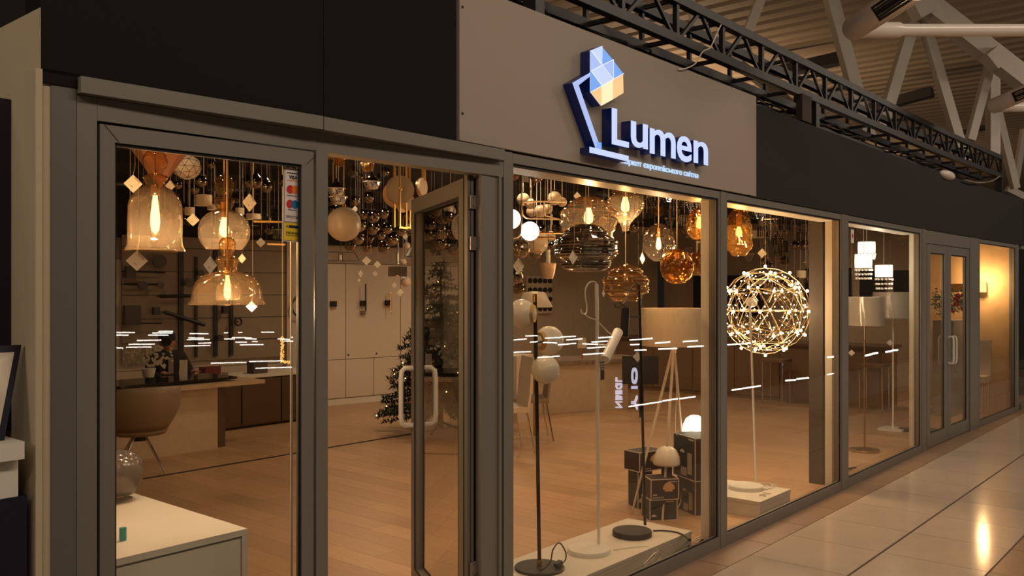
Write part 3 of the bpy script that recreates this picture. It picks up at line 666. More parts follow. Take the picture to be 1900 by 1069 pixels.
pend('glass_dome_pendant', 'wide low amber glass dome pendant with bubble neck, lowest lamp in the left window', 422, 3.08,
     [(4,440),(11,443),(16,452),(15,461),(11,469),(10,474),(20,480),(22,484),(19,489),(17,498),(19,504),(34,507),(48,514),(58,526),(62.5,542),(64,557),(70,563.5),(70,565.5),(66,565)], AMBER, bulb=(6.5,510,558), sock=(6,496,511), power=9, cordr=.004)
o = MB().lathe(pxprof(424, 3.08, [(3,512),(14,517),(21,530),(23,545),(22,557)], 0), 30, (PY(424, HY, 3.08).x, 3.08, 0)).build('inner_glass_dome', CLEARG, None, 60)
for r_ in COL.objects:
    if r_.get('label', '').startswith('wide low amber glass dome'): o.parent = r_; o.matrix_parent_inverse = Matrix.Translation(-r_.location)
pend('ribbed_glass_pendant', 'large glowing amber ribbed glass pendant above the smoked one in the second window', 1092, 3.25,
     [(2,364),(18,366),(33,373),(39,380),(38,384),(47,387),(54,394),(53,400),(51,404),(55,408),(54,415),(50,420),(50,428),(44,433),(44,440),(39,447),(39,456)], AMBER, bulb=(9,385,416), sock=(6,372,386), power=12)
pend('ribbed_glass_pendant', 'large grey smoked ribbed glass pendant hanging lowest near the window post', 1087, 3.02,
     [(2,415),(18,417.5),(34,424),(42,432),(41,437),(50,440),(58,446),(60,455),(58,461),(59,466),(60,472),(54,478),(48,483),(47,490),(44,497),(36,503),(33,502)], SMOKE, cord=CORDW, sock=(6,430,450), ribs=1.15)
pend('ribbed_glass_pendant', 'pale amber stacked ring glass pendant hanging on a long rod', 1161, 3.12,
     [(2,490),(12,492),(26,498),(33,505),(31,510),(40,513),(44,519),(42,526),(40,530),(43,536),(41,543),(31,547),(31,552),(24,559)], glassmat('pale_amber_glass', (.90, .74, .54), (.45, .26, .1), (1, .85, .6), base=.08, pw=1.9, amp=.85, ripple=.3, tl=.015), cord=CORDW, sock=(4,506,522), ribs=1.3)
pend('glass_funnel_pendant', 'glowing amber glass funnel pendant tapering to a point above the stacked one', 1160, 3.40,
     [(3,344),(20,348),(25,353),(24,358),(22,361),(30,366),(36,376),(34,387),(26,398),(16,408),(9,416),(6,428),(2,430)], AMBER, bulb=(8,365,395), sock=(5,350,366), ribs=1.5, power=16)
pend('glass_globe_pendant', 'clear round glass globe pendant with a lit candle bulb in the second window', 1222, 3.3,
     [(2,415),(12,418),(22,426),(29,440),(30,452),(27,466),(19,478),(8,485)], CLEARG, bulb=(5,440,464), sock=(3,424,441), power=6)
pend('glass_globe_pendant', 'dented amber glass globe pendant to the lower right of the clear globe', 1256, 3.15,
     [(2,461),(13,464),(24,472),(31,486),(31,500),(27,513),(18,523),(8,527)], AMBERD, cord=CORDW, sock=(4,468,480))
pend('glass_globe_pendant', 'amber crackled glass pendant half hidden by the white window reveal', 1298, 3.0,
     [(2,385),(12,390),(22,402),(26,418),(22,434),(12,444)], AMBERD, bulb=(6,402,425), sock=(4,390,402), power=6)
pend('glass_globe_pendant', 'small amber dented glass pendant beside the dented globe near the reveal', 1293, 3.4,
     [(2,468),(10,471),(18,481),(20,492),(15,505),(6,511)], AMBERD, cord=CORDW)
pend('molten_glass_pendant', 'deep orange molten shaped glass pendant in the third window', 1371, 3.1,
     [(5,388),(12,390),(18,398),(21,410),(24,422),(25,436),(23,446),(26,455),(23,463),(17,468),(12,475)], AMBERD, bulb=(6,420,440), sock=(5,396,421), power=10)
pricetag('square white price tag under the tall amber bell, largest in the left window', 254, 484, 3.15, 19)
for a in ((247, 341, 3.6, 17, 0, .95, 'white price tag left of the neck of the tall amber bell'), (463, 376, 3.6, 17, .5, .85, 'white price tag right of the two bubble globe'),
          (358, 408, 3.8, 12, .2, 1, 'small price tag between the bell and the globe pendant'), (390, 492, 3.05, 17, 0, .72, 'narrow white price tag left of the dome neck'), (449, 480, 3.6, 9, 0, .8, 'tiny price tag right of the dome neck'),
          (467, 569, 3.1, 10, 0, 1, 'white price tag poking below the rim of the wide dome'), (484, 450, 4.2, 9, .3, 1, 'small price tag hanging right of the round globe'), (316, 345, 4.0, 11, .5, .9, 'price tag right of the neck of the tall bell'),
          (962, 494, 3.3, 16, 0, .66, 'white price tag right beside the window post'), (1063, 478, 2.9, 13.5, 0, .6, 'white price tag in front of the smoked ribbed glass'), (1049, 416, 3.2, 10, .3, .9, 'lit price tag left of the glowing ribbed pendant'),
          (1192, 480, 3.4, 11, 1.0, .8, 'curled price tag left of the clear globe'), (1120, 545, 3.1, 8, 1.0, .6, 'small tag turned sideways under the stacked ring pendant'), (1071, 364, 4, 8, .3, .9, 'small tag above the ribbed amber pendant'),
          (1183, 662, 3.1, 10, .3, .9, 'small crumpled tag on the black lamp stand'), (1414, 470, 3.2, 9, .2, .95, 'price tag hanging on the wire above the glowing ball'), (1580, 655, 3.3, 6, 0, 1, 'small tag low at the left of the fourth window'), (1651, 636, 3.3, 6, .3, 1, 'small tag on the white floor lamp pole'),
          (680, 484, 5.5, 8.5, 0, 1, 'bright tag under the glass bowls behind the doorway'), (700, 491, 5.6, 7, 0, 1, 'tag next to the bright one behind the doorway'), (669, 508, 6.5, 7, .8, 1, 'dim turned tag left in front of the cupboards'), (696, 508, 6.5, 6, .6, 1, 'dim turned tag in front of the second cupboard door'),
          (732, 529, 6.5, 6.5, .7, 1, 'dim tag left of the hook lamp'), (743, 543, 5.6, 7, .2, 1, 'bright tag below the hook lamp'), (752, 439, 5.2, 6, .2, .9, 'tag under the gold rod lamp'), (659, 388, 5.0, 6, .4, 1, 'small tag at the top right of the big opal globe'), (666, 520, 6.5, 4.5, .8, .8, 'tiny dim tag above the thin wall lamp')):
    pricetag(a[6], *a[:6])
a_ = PY(976, 329, 3.0); o = T('price_tag', 'upright square price tag near the top left of the second window', 'price tag', a_)
s = SY(976, 3.0); MB().box(a_.x-8*s, 3.0, a_.z-9*s, a_.x+8*s, 3.002, a_.z+9*s).build('card', CARD, o); MB().tube([(a_.x, 3.001, a_.z+9*s), (a_.x, 3.001, 2.89)], .001, 4).build('string', CORDW, o)
# --- podiums ----------------------------------------------------------------------
PODM = mat('white_podium_paint', (.66, .60, .50), .45, vary=.03)
def podium(label, x0, x1, y0, y1, h=.12):
    o = T('display_podium', label, 'podium', (x0, y0, 0)); MB().box(x0, y0, h-.02, x1, y1, h).build('top_board', PODM, o)
    MB().box(x0+.004, y0+.004, .0, x1-.004, y1-.004, h-.021).build('plinth', PODM, o); return o
podium('long low white podium carrying three floor lamps behind the second window', 3.15, 5.0, 2.755, 3.24)
podium('short low white podium under the white floor lamp in the third window', 6.0, 6.55, 2.755, 3.5)
def coil(name, pts, m, label, r=.003, cat='cable'):
    o = MB().tube(smooth_path(pts, 6), r, 6).build(name, m, None, 60); tag(o, label, cat); return o
def pole(px0, py0, px1, py1, Y, z1): return PY(px0, py0, Y)
def stand(root, bx, Y, z, rb, hb, top, m, rp=.009, nm='pole', nb=48):
    """round base at column bx and a pole up to the world point top"""
    b = PY(bx, HY, Y)
    MB().lathe([(1e-4, 0), (rb, 0), (rb, hb*.8), (rb-.004, hb), (1e-4, hb)], nb, (b.x, Y, z)).build('base', m, root, 40)
    MB().tube([(top.x if False else b.x, Y, z+hb), top], rp, 10).build(nm, m, root, 40)
# black lamp with three opal globes
Y1 = 3.02; pb = PY(1001, 1046, Y1); s = SY(1000, Y1)
fl1 = T('globe_floor_lamp', 'black floor lamp with opal globes on a large round black base beside the post', 'floor lamp', (pb.x, Y1, .12))
MB().lathe([(1e-4, .12), (.138, .12), (.138, .130), (.134, .134), (1e-4, .134)], 48, (pb.x, Y1, 0)).build('base', BLACKM, fl1, 40)
pt = PY(993, 560, Y1); MB().tube([(pb.x, Y1, .134), (pt.x, Y1, pt.z)], .0105, 10).build('pole', BLACKM, fl1, 40)
MB().tube([(pb.x, Y1, .134), (pb.x, Y1, .17)], .015, 12).build('brass_foot', BRASS, fl1, 40)
p2 = PY(992.5, 545, Y1); MB().tube([(pt.x, Y1, pt.z), (p2.x, Y1, p2.z)], .0125, 12).build('brass_cap', BRASS, fl1, 40)
for (cx, cy_, r, yy, bd) in ((968, 582, 27, 3.02, 1), (1019, 632, 27, 3.08, 1), (1012, 686, 26.5, 2.94, 0)):
    c = PY(cx, cy_, yy); rr = r*SY(cx, yy)
    g_ = MB().sph(c, rr, 32, 20).build('globe', OPAL, fl1, 80)
    if bd == 1:
        rt_ = Vector((VY, -VX, 0)); tcm = -Vector((VX, VY, 0)); nrm = (rt_*.96+tcm*.28).normalized() if cx < 990 else (-rt_*.80+tcm*.60).normalized(); R_ = rr*.62
        MB().tube([c+nrm*rr*.70, c+nrm*rr*.92], [R_*1.12, R_*.95], 28).build('gold_disc', mat('satin_brass', (.50, .33, .12), .5, .5), fl1, 40)
    zt = c.z; MB().tube([c, (pb.x+(pt.x-pb.x)*(zt-.13)/(pt.z-.13), Y1, zt)], .006, 8).build('arm', BLACKM, fl1, 40)
coil('loose_cable', [(pb.x-.10, 2.93, .15), (pb.x-.06, 2.9, .19), (pb.x-.02, 2.91, .25), (pb.x+.05, 2.92, .27), (pb.x+.12, 2.93, .2), (pb.x+.14, 2.95, .145), (pb.x+.05, 2.93, .142)], BLACKM, 'black cable with switch looped over the black lamp base', .004)
o = MB().bar((pb.x+.03, 2.93, .146), (pb.x+.075, 2.93, .158), .028, .022).build('plug_adapter', BLACKM); tag(o, 'small black plug lying on the round black lamp base', 'plug')
# white lamp with loose cable
Y2 = 2.99; pb = PY(1093, 1015, Y2)
fl2 = T('spot_floor_lamp', 'white floor lamp with cylinder spots on a round white base in the second window', 'floor lamp', (pb.x, Y2, .12))
MB().lathe([(1e-4, .12), (.126, .12), (.126, .142), (.123, .146), (1e-4, .146)], 48, (pb.x, Y2, 0)).build('base', WHITEM, fl2, 40)
pt = PY(1107, 527, Y2); bt = PZ(1111, 1019, .146); bt = Vector((PY(1111, HY, Y2).x, Y2, .146))
MB().tube([bt, (pt.x, Y2, pt.z)], [.0085, .0115], 12).build('pole', WHITEM, fl2, 40)
c0, c1_ = PY(1147, 616, 2.96), PY(1122, 668, 2.90); dv = (c1_-c0).normalized()
MB().tube([c0, c1_], .030, 24, cap=True).build('spot_head', WHITEM, fl2, 40); MB().tube([c0-dv*.001, c0-dv*.004], .026, 20).build('spot_opening', mat('spot_inside', (.45, .33, .2), .5), fl2, 40)
MB().tube([(PY(1109, 640, Y2)), (c0+c1_)/2], .006, 8).build('arm', WHITEM, fl2, 40)
pts = [PY(x, y, Y2) for x, y in ((1107, 527), (1103, 523), (1096, 523), (1089, 530), (1085.5, 545), (1089, 572), (1086, 583), (1079, 580), (1078, 574))]
coil('loose_cable', pts, WHITEM, 'white cable hooking over the top of the white floor lamp', .0045)
coil('loose_cable', [PY(x, y, 2.985) for x, y in ((1084, 583), (1094, 590), (1106, 594), (1118, 606), (1130, 618), (1141, 624))], WHITEM, 'thin white cable running from the white lamp pole to its spot head', .003)
tg = PY(1118, 688, 2.9); s = SY(1118, 2.9); o = T('info_label', 'dark printed label hanging from the white lamp spot head', 'label', tg)
MB().box(tg.x-6*s, 2.9, tg.z-17*s, tg.x+6*s, 2.902, tg.z+17*s).build('label_card', mat('dark_label', (.05, .035, .04), .6), o)
for i in range(5): MB().box(tg.x-6*s, 2.8985, tg.z+(14-3.0*i)*s-.6*s-.0, tg.x+6*s, 2.8995, tg.z+(14-3.0*i)*s+.4*s).build('stripe', CARD, o)
MB().tube([(tg.x, 2.9, tg.z+17*s), (tg.x, 2.9, tg.z+46*s)], .001, 4).build('string', CORDB, o)
coil('loose_cable', [(pb.x+.12, 2.9, .124), (pb.x+.20, 2.86, .126), (pb.x+.30, 2.80, .124), (pb.x+.36, 2.745, .10), (pb.x+.3, 2.74, .06), (pb.x+.2, 2.742, .03), (pb.x+.28, 2.741, .015), (pb.x+.4, 2.742, .05), (pb.x+.34, 2.741, .09), (pb.x+.2, 2.741, .05)], WHITEM, 'tangled white cable hanging down the podium front by the glass', .003)
# black lamp
Y3 = 2.99; pb = PY(1173, 985, Y3)
fl3 = T('spot_floor_lamp', 'black floor lamp with hanging cylinder spot on a thick round black base', 'floor lamp', (pb.x, Y3, .12))
MB().lathe([(1e-4, .12), (.123, .12), (.123, .150), (.120, .154), (1e-4, .154)], 48, (pb.x, Y3, 0)).build('base', BLACKM, fl3, 40)
bt = Vector((PY(1197, HY, Y3).x, Y3, .154)); pt = PY(1186, 528, Y3); MB().tube([bt, pt], .009, 12).build('pole', BLACKM, fl3, 40)
c0, c1_ = PY(1161, 572, Y3), PY(1158, 625, Y3); MB().tube([c0, c1_], .026, 24).build('spot_head', BLACKM, fl3, 40); MB().tube([PY(1189, 588, Y3), (c0*.7+c1_*.3)], .006, 8).build('arm', BLACKM, fl3, 40)
c0, c1_ = PY(1153, 665, Y3+.03), PY(1160, 628, Y3+.03)
coil('loose_cable', [PY(x, y, Y3) for x, y in ((1186, 530), (1181, 526), (1174, 530), (1166, 548), (1158, 562), (1150, 570), (1142, 569), (1141, 563), (1148, 561), (1156, 566), (1164, 573))], BLACKM, 'thin black cable looping at the top of the black floor lamp', .004)
coil('loose_cable', [PZ(1212, 985, .125), PZ(1235, 985, .125), PZ(1262, 990, .125), PZ(1280, 1003, .125), (5.01, 2.78, .06), (4.9, 2.74, .02), (4.75, 2.742, .01), (5.0, 2.745, .02), (5.15, 2.76, .03), (5.05, 2.75, .008), (4.85, 2.744, .03)], BLACKM, 'black cable running off the podium and bunched by the glass', .005)
o = MB().tube(smooth_path([(5.08, 2.80, .02), (5.2, 2.76, .04), (5.16, 2.74, .02), (5.05, 2.79, .03), (5.18, 2.78, .05)], 5), .004, 6).build('loose_cable', WHITEM, None, 60); tag(o, 'small bundle of pale cable at the corner of the second window', 'cable')
# tripod drum lamp
Yt = 3.38; ctp = PY(1250, 600, Yt); s = SY(1250, Yt)
tl = T('tripod_floor_lamp', 'tripod floor lamp with wide cream drum shade wrapped in plastic', 'floor lamp', (ctp.x, Yt, 0))
SHADE = mat('cream_fabric_shade', (.72, .58, .42), .8, vary=.05, scale=40, bump=.1, emit=(1, .6, .3), es=.0)
def drum(root, cx, Y, r0, r1, ya, yb, m, wrap=True, nm='shade'):
    p = PY(cx, HY, Y); s = SY(cx, Y); za, zb = HC-(ya-HY)*s, HC-(yb-HY)*s
    o = MB().lathe([(r1*s-.004, zb+.002), (r1*s, zb), (r0*s, za), (r0*s-.004, za-.002), (r1*s-.004, zb+.002)], 48, (p.x, Y, 0)).build(nm, m, root, 50)
    if wrap:
        mb = MB(); n = 96; rows = 7; vs = []
        for j in range(rows):
            for k in range(n):
                rr = (r1+(r0-r1)*j/(rows-1))*s + .004 + .007*abs(math.sin(k*.9+j*.35)+.5*math.sin(k*2.3+j))*.7
                vs.append((p.x+rr*math.cos(2*PI*k/n), Y+rr*math.sin(2*PI*k/n), zb+(za-zb)*j/(rows-1)))
        mb.add(vs, [(j*n+k, j*n+(k+1)%n, (j+1)*n+(k+1)%n, (j+1)*n+k) for j in range(rows-1) for k in range(n)])
        mb.build('plastic_wrap', glassmat('plastic_film', (.97, .96, .94), (.9, .88, .85), base=.06, pw=2.5, amp=.5, rough=.12), root, 80)
    return o
drum(tl, 1250, Yt, 58, 61, 572, 641, SHADE)
top = Vector((ctp.x, Yt, HC-(648-HY)*s))
for e in (PZ(1172, 955, .0), PZ(1254, 972, .0), Vector((ctp.x+.42, Yt+.12, 0))):
    e = Vector((e.x, max(e.y, 3.26), 0)); MB().tube([top+Vector((0, 0, .03)), e], [.012, .009], 8).build('leg', mat('pale_wood', (.62, .48, .34), .5), tl, 40)
MB().tube([top+Vector((0, 0, -.03)), top+Vector((0, 0, .12))], .02, 12).build('hub', WHITEM, tl, 40)
coil('loose_cable', [top+Vector((0, -.01, -.05)), top+Vector((.01, -.02, -.3)), top+Vector((-.01, -.02, -.6)), Vector((ctp.x, Yt-.05, .5)), Vector((ctp.x+.01, Yt-.06, .1)), Vector((ctp.x-.06, Yt-.05, .01))], WHITEM, 'pale cable hanging down under the drum shade of the tripod lamp', .004)
# stacked lamp cartons with table lamps
CB = mat('dark_green_carton', (.012, .028, .022), .5); CR = mat('dark_brown_carton', (.035, .018, .012), .5); EDGE = mat('carton_white_edge', (.62, .52, .42), .6)
def carton(label, A, B, z0, z1, dpt, m, art='small', side=None):
    A = Vector((A.x, A.y, 0)); B = Vector((B.x, B.y, 0)); e = (B-A).normalized(); w_ = (B-A).length; n_ = Vector((-e.y, e.x, 0))   # n_ points away from the camera
    root = T('lamp_carton', label, 'box', ((A+B)/2).to_tuple()[:2]+(z0,), 'cartons stacked behind the second window')
    MB().obox(A, B, 0, dpt, z0, z1).build('carton', m, root)
    if side: MB().obox(B-n_*0+e*.0005, B+n_*dpt+e*.0005, -.001, 0, z0, z1).build('side_panel', side, root)
    def P(u, z, o=-.002): q = A+e*w_*u+n_*o; return Vector((q.x, q.y, z0+(z1-z0)*z))
    C4 = [A, B, B+n_*dpt, A+n_*dpt]; ed = MB()
    for i in range(4):
        p, q = C4[i], C4[(i+1) % 4]
        for z in (z0, z1): ed.bar((p.x, p.y, z), (q.x, q.y, z), .006)
        ed.bar((p.x, p.y, z0), (p.x, p.y, z1), .006)
    ed.build('white_edge', EDGE, root)
    th = n_*-.0012
    def dome(u, z, ru, rz, mm, nm='printed_lamp'): MB().prism([P(u+ru*math.cos(i*PI/10), z+rz*math.sin(i*PI/10)) for i in range(11)], th).build(nm, mm, root)
    def rect(u0, u1, a, b, mm, nm='printed_block'): MB().prism([P(u0, a), P(u1, a), P(u1, b), P(u0, b)], th).build(nm, mm, root)
    LP_ = mat('carton_lamp_print', (.70, .40, .20), .6)
    if art == 'big': dome(.64, .50, .22, .36, LP_); rect(.50, .78, .40, .50, LP_); rect(.06, .22, .22, .28, EDGE)
    elif art == 'tall': dome(.42, .60, .10, .07, EDGE); rect(.66, .86, .12, .62, mat('carton_grey_print', (.42, .34, .27), .6)); rect(.36, .62, .06, .26, MC['carton_grey_print']); rect(.7, .95, .93, .96, EDGE)
    elif art == 'small': dome(.14, .18, .09, .12, EDGE); rect(.6, .9, .86, .90, EDGE)
    mb = MB()
    if art == 'big':
        for i in range(6): mb.prism([P(.06+.07*i, .08), P(.10+.07*i, .08), P(.10+.07*i, .15), P(.06+.07*i, .15)], th)
        mb.prism([P(.62, .86), P(.94, .86), P(.94, .90), P(.62, .90)], th); mb.build('printed_icons', EDGE, root)
    return root
carton('dark green carton at the very bottom front of the stack', PT(1206, 0, 6.29), PT(1256, 0, 6.33), 0, .150, .17, CB)
carton('brown carton with printed lamp, second layer of the front stack', PT(1208, 0, 6.28), PT(1259, 0, 6.32), .1505, .296, .17, CR, 'big')
carton('tall narrow dark carton standing left behind the front stack', PT(1184, 0, 6.62), PT(1210, 0, 6.66), 0, .285, .16, CB)
carton('brown carton under the unlit mushroom lamp on the left stack', PT(1187, 0, 6.60), PT(1232, 0, 6.75), .286, .43, .17, CR, 'big')
carton('lower tall carton of the right stack by the white reveal', PT(1257, 0, 6.66), PT(1290, 0, 6.42), 0, .262, .19, CB, 'tall', CR)
carton('upper tall carton of the right stack under the lit lamp', PT(1250, 0, 6.66), PT(1290, 0, 6.38), .263, .575, .21, CB, 'tall', CR)
def mushroom(label, cx, ybase, ytop, yrim, r, Y, lit):
    s = SY(cx, Y); p = PY(cx, HY, Y); z = lambda y: HC-(y-HY)*s
    root = T('mushroom_table_lamp', label, 'table lamp', (p.x, Y, z(ybase)))
    pr = [(r*s*.55, z(yrim)-.002), (r*s*.97, z(yrim)), (r*s, z(yrim-4)), (r*s*.93, z(yrim-.45*(yrim-ytop))), (r*s*.7, z(yrim-.8*(yrim-ytop))), (r*s*.35, z(yrim-.97*(yrim-ytop))), (1e-4, z(ytop))]
    MB().lathe(pr, 32, (p.x, Y, 0)).build('shade', OPALG if lit else OPAL, root, 80)
    MB().lathe([(r*s*.42, z(yrim)), (r*s*.38, z(ybase)), (1e-4, z(ybase))], 24, (p.x, Y, 0)).build('base', BLACKM, root, 60)
    return root
mushroom('unlit white mushroom table lamp standing on the front cartons', 1237, 889, 827, 862, 25, 3.32, False)
mushroom('lit glowing mushroom table lamp on top of the right carton stack', 1289, 815, 770, 803, 23, 3.34, True)
p = PY(1289, 790, 3.34); lamp('mushroom_light', 'POINT', (p.x-.05, 3.18, p.z), 1.5, (1, .75, .45), .03)
# --- LED firework ball ------------------------------------------------------------
def fib(n):
    return [Vector((math.cos(i*2.399963)*math.sqrt(1-(1-2*(i+.5)/n)**2), math.sin(i*2.399963)*math.sqrt(1-(1-2*(i+.5)/n)**2), 1-2*(i+.5)/n)) for i in range(n)]
Yb = 3.30; bc = PY(1420, 577, Yb); br = 88*SY(1420, Yb)*.91
ball = T('firework_ball_lamp', 'big glowing spherical wire lamp full of tiny lights in the third window', 'pendant lamp', bc)
bm = bmesh.new(); bmesh.ops.create_icosphere(bm, subdivisions=3, radius=br)
w_ = MB(); seen = set()
V_ = [v.co.copy() for v in bm.verts]
bm2_ = bmesh.new(); bmesh.ops.create_icosphere(bm2_, subdivisions=2, radius=br)
for e in bm2_.edges:
    a, b = e.verts[0].co, e.verts[1].co; m_ = ((a+b)/2).normalized()*br
    w_.tube([bc+a, bc+m_, bc+b], .0016, 4, cap=False)
for e in bm2_.edges:
    a, b = e.verts[0].co*.86, e.verts[1].co*.86; w_.tube([bc+a, bc+b], .0012, 3, cap=False)
hub = [v.co.copy() for v in bm2_.verts]
w_.build('wire_cage', mat('gold_wire', (.85, .62, .36), .3, .9), ball, kind='stuff')
cl = MB(); rods = MB(); k = 0
for h in hub:
    rods.tube([bc+h*.45, bc+h*1.02], .0011, 3, cap=False)
    d = h.normalized(); u = d.orthogonal().normalized(); v = d.cross(u)
    cl.sph(bc+h*1.03, .0125, 8, 6)
    for j in range(4):
        a = 2*PI*j/4+k; k += .3; tip = bc+h*.90+(u*math.cos(a)+v*math.sin(a))*.055; rods.tube([bc+h*.86, tip], .0009, 3, cap=False); cl.sph(tip, .0046, 6, 4)
rods.build('spoke', mat('gold_wire', (.85, .62, .36), .3, .9), ball, kind='stuff'); cl.build('led_lights', LEDW, ball, kind='stuff')
MB().tube([bc+Vector((0, 0, br)), (bc.x, bc.y, 2.89)], .0018, 5).build('wire', CORDW, ball)
lamp('ball_light', 'POINT', bc, 45, (1, .68, .38), br*.5)
Yw = 3.03; pb = PY(1384, HY, Yw); fl4 = T('white_floor_lamp', 'slim white floor lamp rising from the short podium behind the glowing ball', 'floor lamp', (pb.x, Yw, .12))
MB().lathe([(1e-4, .12), (.132, .12), (.132, .146), (.128, .15), (1e-4, .15)], 48, (pb.x, Yw, 0)).build('base', WHITEM, fl4, 40)
bt = Vector((PY(1403, HY, Yw).x, Yw, .15)); pt = PY(1391, 560, Yw); MB().tube([bt, pt], .009, 12).build('pole', WHITEM, fl4, 40)
MB().tube([pt, pt+Vector((.10, .02, -.01))], .035, 20).build('spot_head', WHITEM, fl4, 40)
coil('loose_cable', [(6.42+.1*math.cos(i*1.3)+.02*i*.3, 2.93+.06*math.sin(i*1.9), .125+.008*(i % 3)) for i in range(14)], WHITEM, 'white coiled cable on the short podium beside the white base', .004)
coil('loose_cable', [(6.22+.06*math.cos(i*1.1), 2.82+.03*math.sin(i*2.1), .125+.006*(i % 2)) for i in range(7)], CORDW, 'small loop of clear cable near the podium edge in the third window', .003)
# --- dark column and fourth window ----------------------------------------------
o = struct(MB().box(7.395, 2.83, 0, 7.52, 2.95, 2.9).build('trim_26', mat('charcoal_column', (.07, .055, .045), .6)))
def crystalpend(label, tiers, Y, group=None):
    cx, y0 = tiers[0][0], tiers[0][1]; p = PY(cx, y0, Y); root = T('crystal_pendant', label, 'pendant lamp', p)
    for (cx, ya, yb, r, yc) in tiers:
        s = SY(cx, Y); q = PY(cx, HY, Y); z = lambda y: HC-(y-HY)*s
        MB().lathe([(1e-4, z(ya)), (r*s, z(ya)), (r*s*1.02, z((ya+yb)/2)), (r*s, z(yb)), (1e-4, z(yb))], 24, (q.x, Y, 0)).build('lit_shade', OPALG, root, 50)
        n = 14; cr = MB()
        for k in range(n):
            a = 2*PI*k/n
            for j in range(3):
                zz = z(yb+(yc-yb)*(j+.5)/3); rr = r*s*(1-.06*j); cr.sph((q.x+rr*math.cos(a), Y+rr*math.sin(a), zz), .009, 6, 4, 1.4)
        cr.build('crystal_fringe', mat('bright_crystal', (.8, .74, .66), .12, .3), root, kind='stuff')
        MB().lathe([(1e-4, z(ya)+.01), (r*s*.5, z(ya)), (r*s*.9, z(ya)-.002)], 20, (q.x, Y, 0)).build('cap', CHROME, root, 40)
        MB().tube([(q.x, Y, z(ya)), (q.x, Y, 2.89)], .003, 6).build('cord', CORDW, root)
        lamp('crystal_light', 'POINT', (q.x, Y-.12, z(yb)-.05), 3, (1, .85, .65), .03)
    return root
crystalpend('pair of lit crystal cylinder shades hanging one below the other in the fourth window', [(1608, 449, 470, 15, 482), (1602, 472, 497, 15, 521)], 3.15)
crystalpend('single lit crystal cylinder pendant to the right of the pair', [(1640, 492, 514, 15, 540)], 3.15)
pl_ = T('pearl_column_lamp', 'glowing column of stacked opal balls at the edge of the third window', 'pendant lamp', PY(1552, 475, 3.15))
for y, rr in ((464, 6), (478, 8.5), (495, 10), (513, 10.5), (531, 9.5), (546, 7)):
    s = SY(1541, 3.4); MB().sph(PY(1541, y, 3.4), rr*s, 20, 12, .9).build('ball', OPALG, pl_, 80)
MB().tube([PY(1541, 475, 3.4), Vector((PY(1541, 475, 3.4).x, 3.4, 2.89))], .004, 6).build('cord', CORDW, pl_)
SHW = mat('pale_grey_fabric_shade', (.66, .60, .54), .75, vary=.04, scale=30)
def drumfloor(label, cx, Y, r, ya, yb, pxp, m, base, ys=None, mb_=None):
    root = T('drum_floor_lamp', label, 'floor lamp', (PY(pxp, HY, Y).x, Y, 0)); drum(root, cx, Y, r, r*1.03, ya, yb, SHW)
    x = PY(pxp, HY, Y).x; zt = HC-(yb-4-HY)*SY(cx, Y)
    MB().tube([(x, Y, .02), (x, Y, zt+.1)], .011, 10).build('pole', m, root, 40)
    if base == 'round': MB().lathe([(1e-4, 0), (.15, 0), (.15, .018), (.146, .022), (.02, .03), (1e-4, .03)], 40, (x, Y, 0)).build('base', m, root, 40)
    else: MB().box(x-.14, Y-.14, 0, x+.14, Y+.14, .02).build('base', m, root)
    return root
drumfloor('brass floor lamp with plastic wrapped drum shade in the fourth window', 1606, 3.10, 32, 551, 604, 1604, mat('aged_brass', (.50, .33, .14), .3, 1.0), 'round')
drumfloor('white floor lamp with plastic wrapped drum shade and square base, right of the brass one', 1655, 3.32, 33, 542, 590, 1657, WHITEM, 'square')
coil('loose_cable', [(8.05+.14*math.cos(i*1.2), 2.86+.04*math.sin(i*2.3), .01+.01*(i % 3)) for i in range(10)], BLACKM, 'dark cable and plug lying on the floor before the brass lamp', .008)
dl = T('dark_floor_lamp', 'thin dark floor lamp standing behind the left leaf of the far double door', 'floor lamp', PZ(1722, 803, 0))
b = PZ(1722, 800, 0); MB().lathe([(1e-4, 0), (.14, 0), (.14, .02), (1e-4, .025)], 32, b).build('base', BLACKM, dl, 40); MB().tube([b, b+Vector((-.04, 0, 1.2))], .008, 8).build('pole', BLACKM, dl, 40)
dl = T('dark_floor_lamp', 'dark round lamp base behind the white reveal of the fourth window', 'floor lamp', PZ(1690, 799, 0))
b = PZ(1690, 799, 0); MB().lathe([(1e-4, 0), (.14, 0), (.14, .02), (1e-4, .025)], 32, b).build('base', BLACKM, dl, 40); MB().tube([b, b+Vector((.03, 0, 1.3))], .008, 8).build('pole', BLACKM, dl, 40)
st4 = T('round_sticker', 'small white sticker with a red mark at the top of the fourth window', 'sticker', fp(1580, 2.15)); a = fac(1581); zz = HC-(438-HY)*(a.x/ray(1581)[0])/F
MB().box(a.x-.035, a.y-.004, zz-.06, a.x+.035, a.y-.002, zz+.055).build('backing', CARD, st4); MB().prism([(a.x+.018*math.cos(i*PI/8), a.y-.0045, zz+.018*math.sin(i*PI/8)) for i in range(16)], (0, -.0008, 0)).build('red_mark', RED, st4)
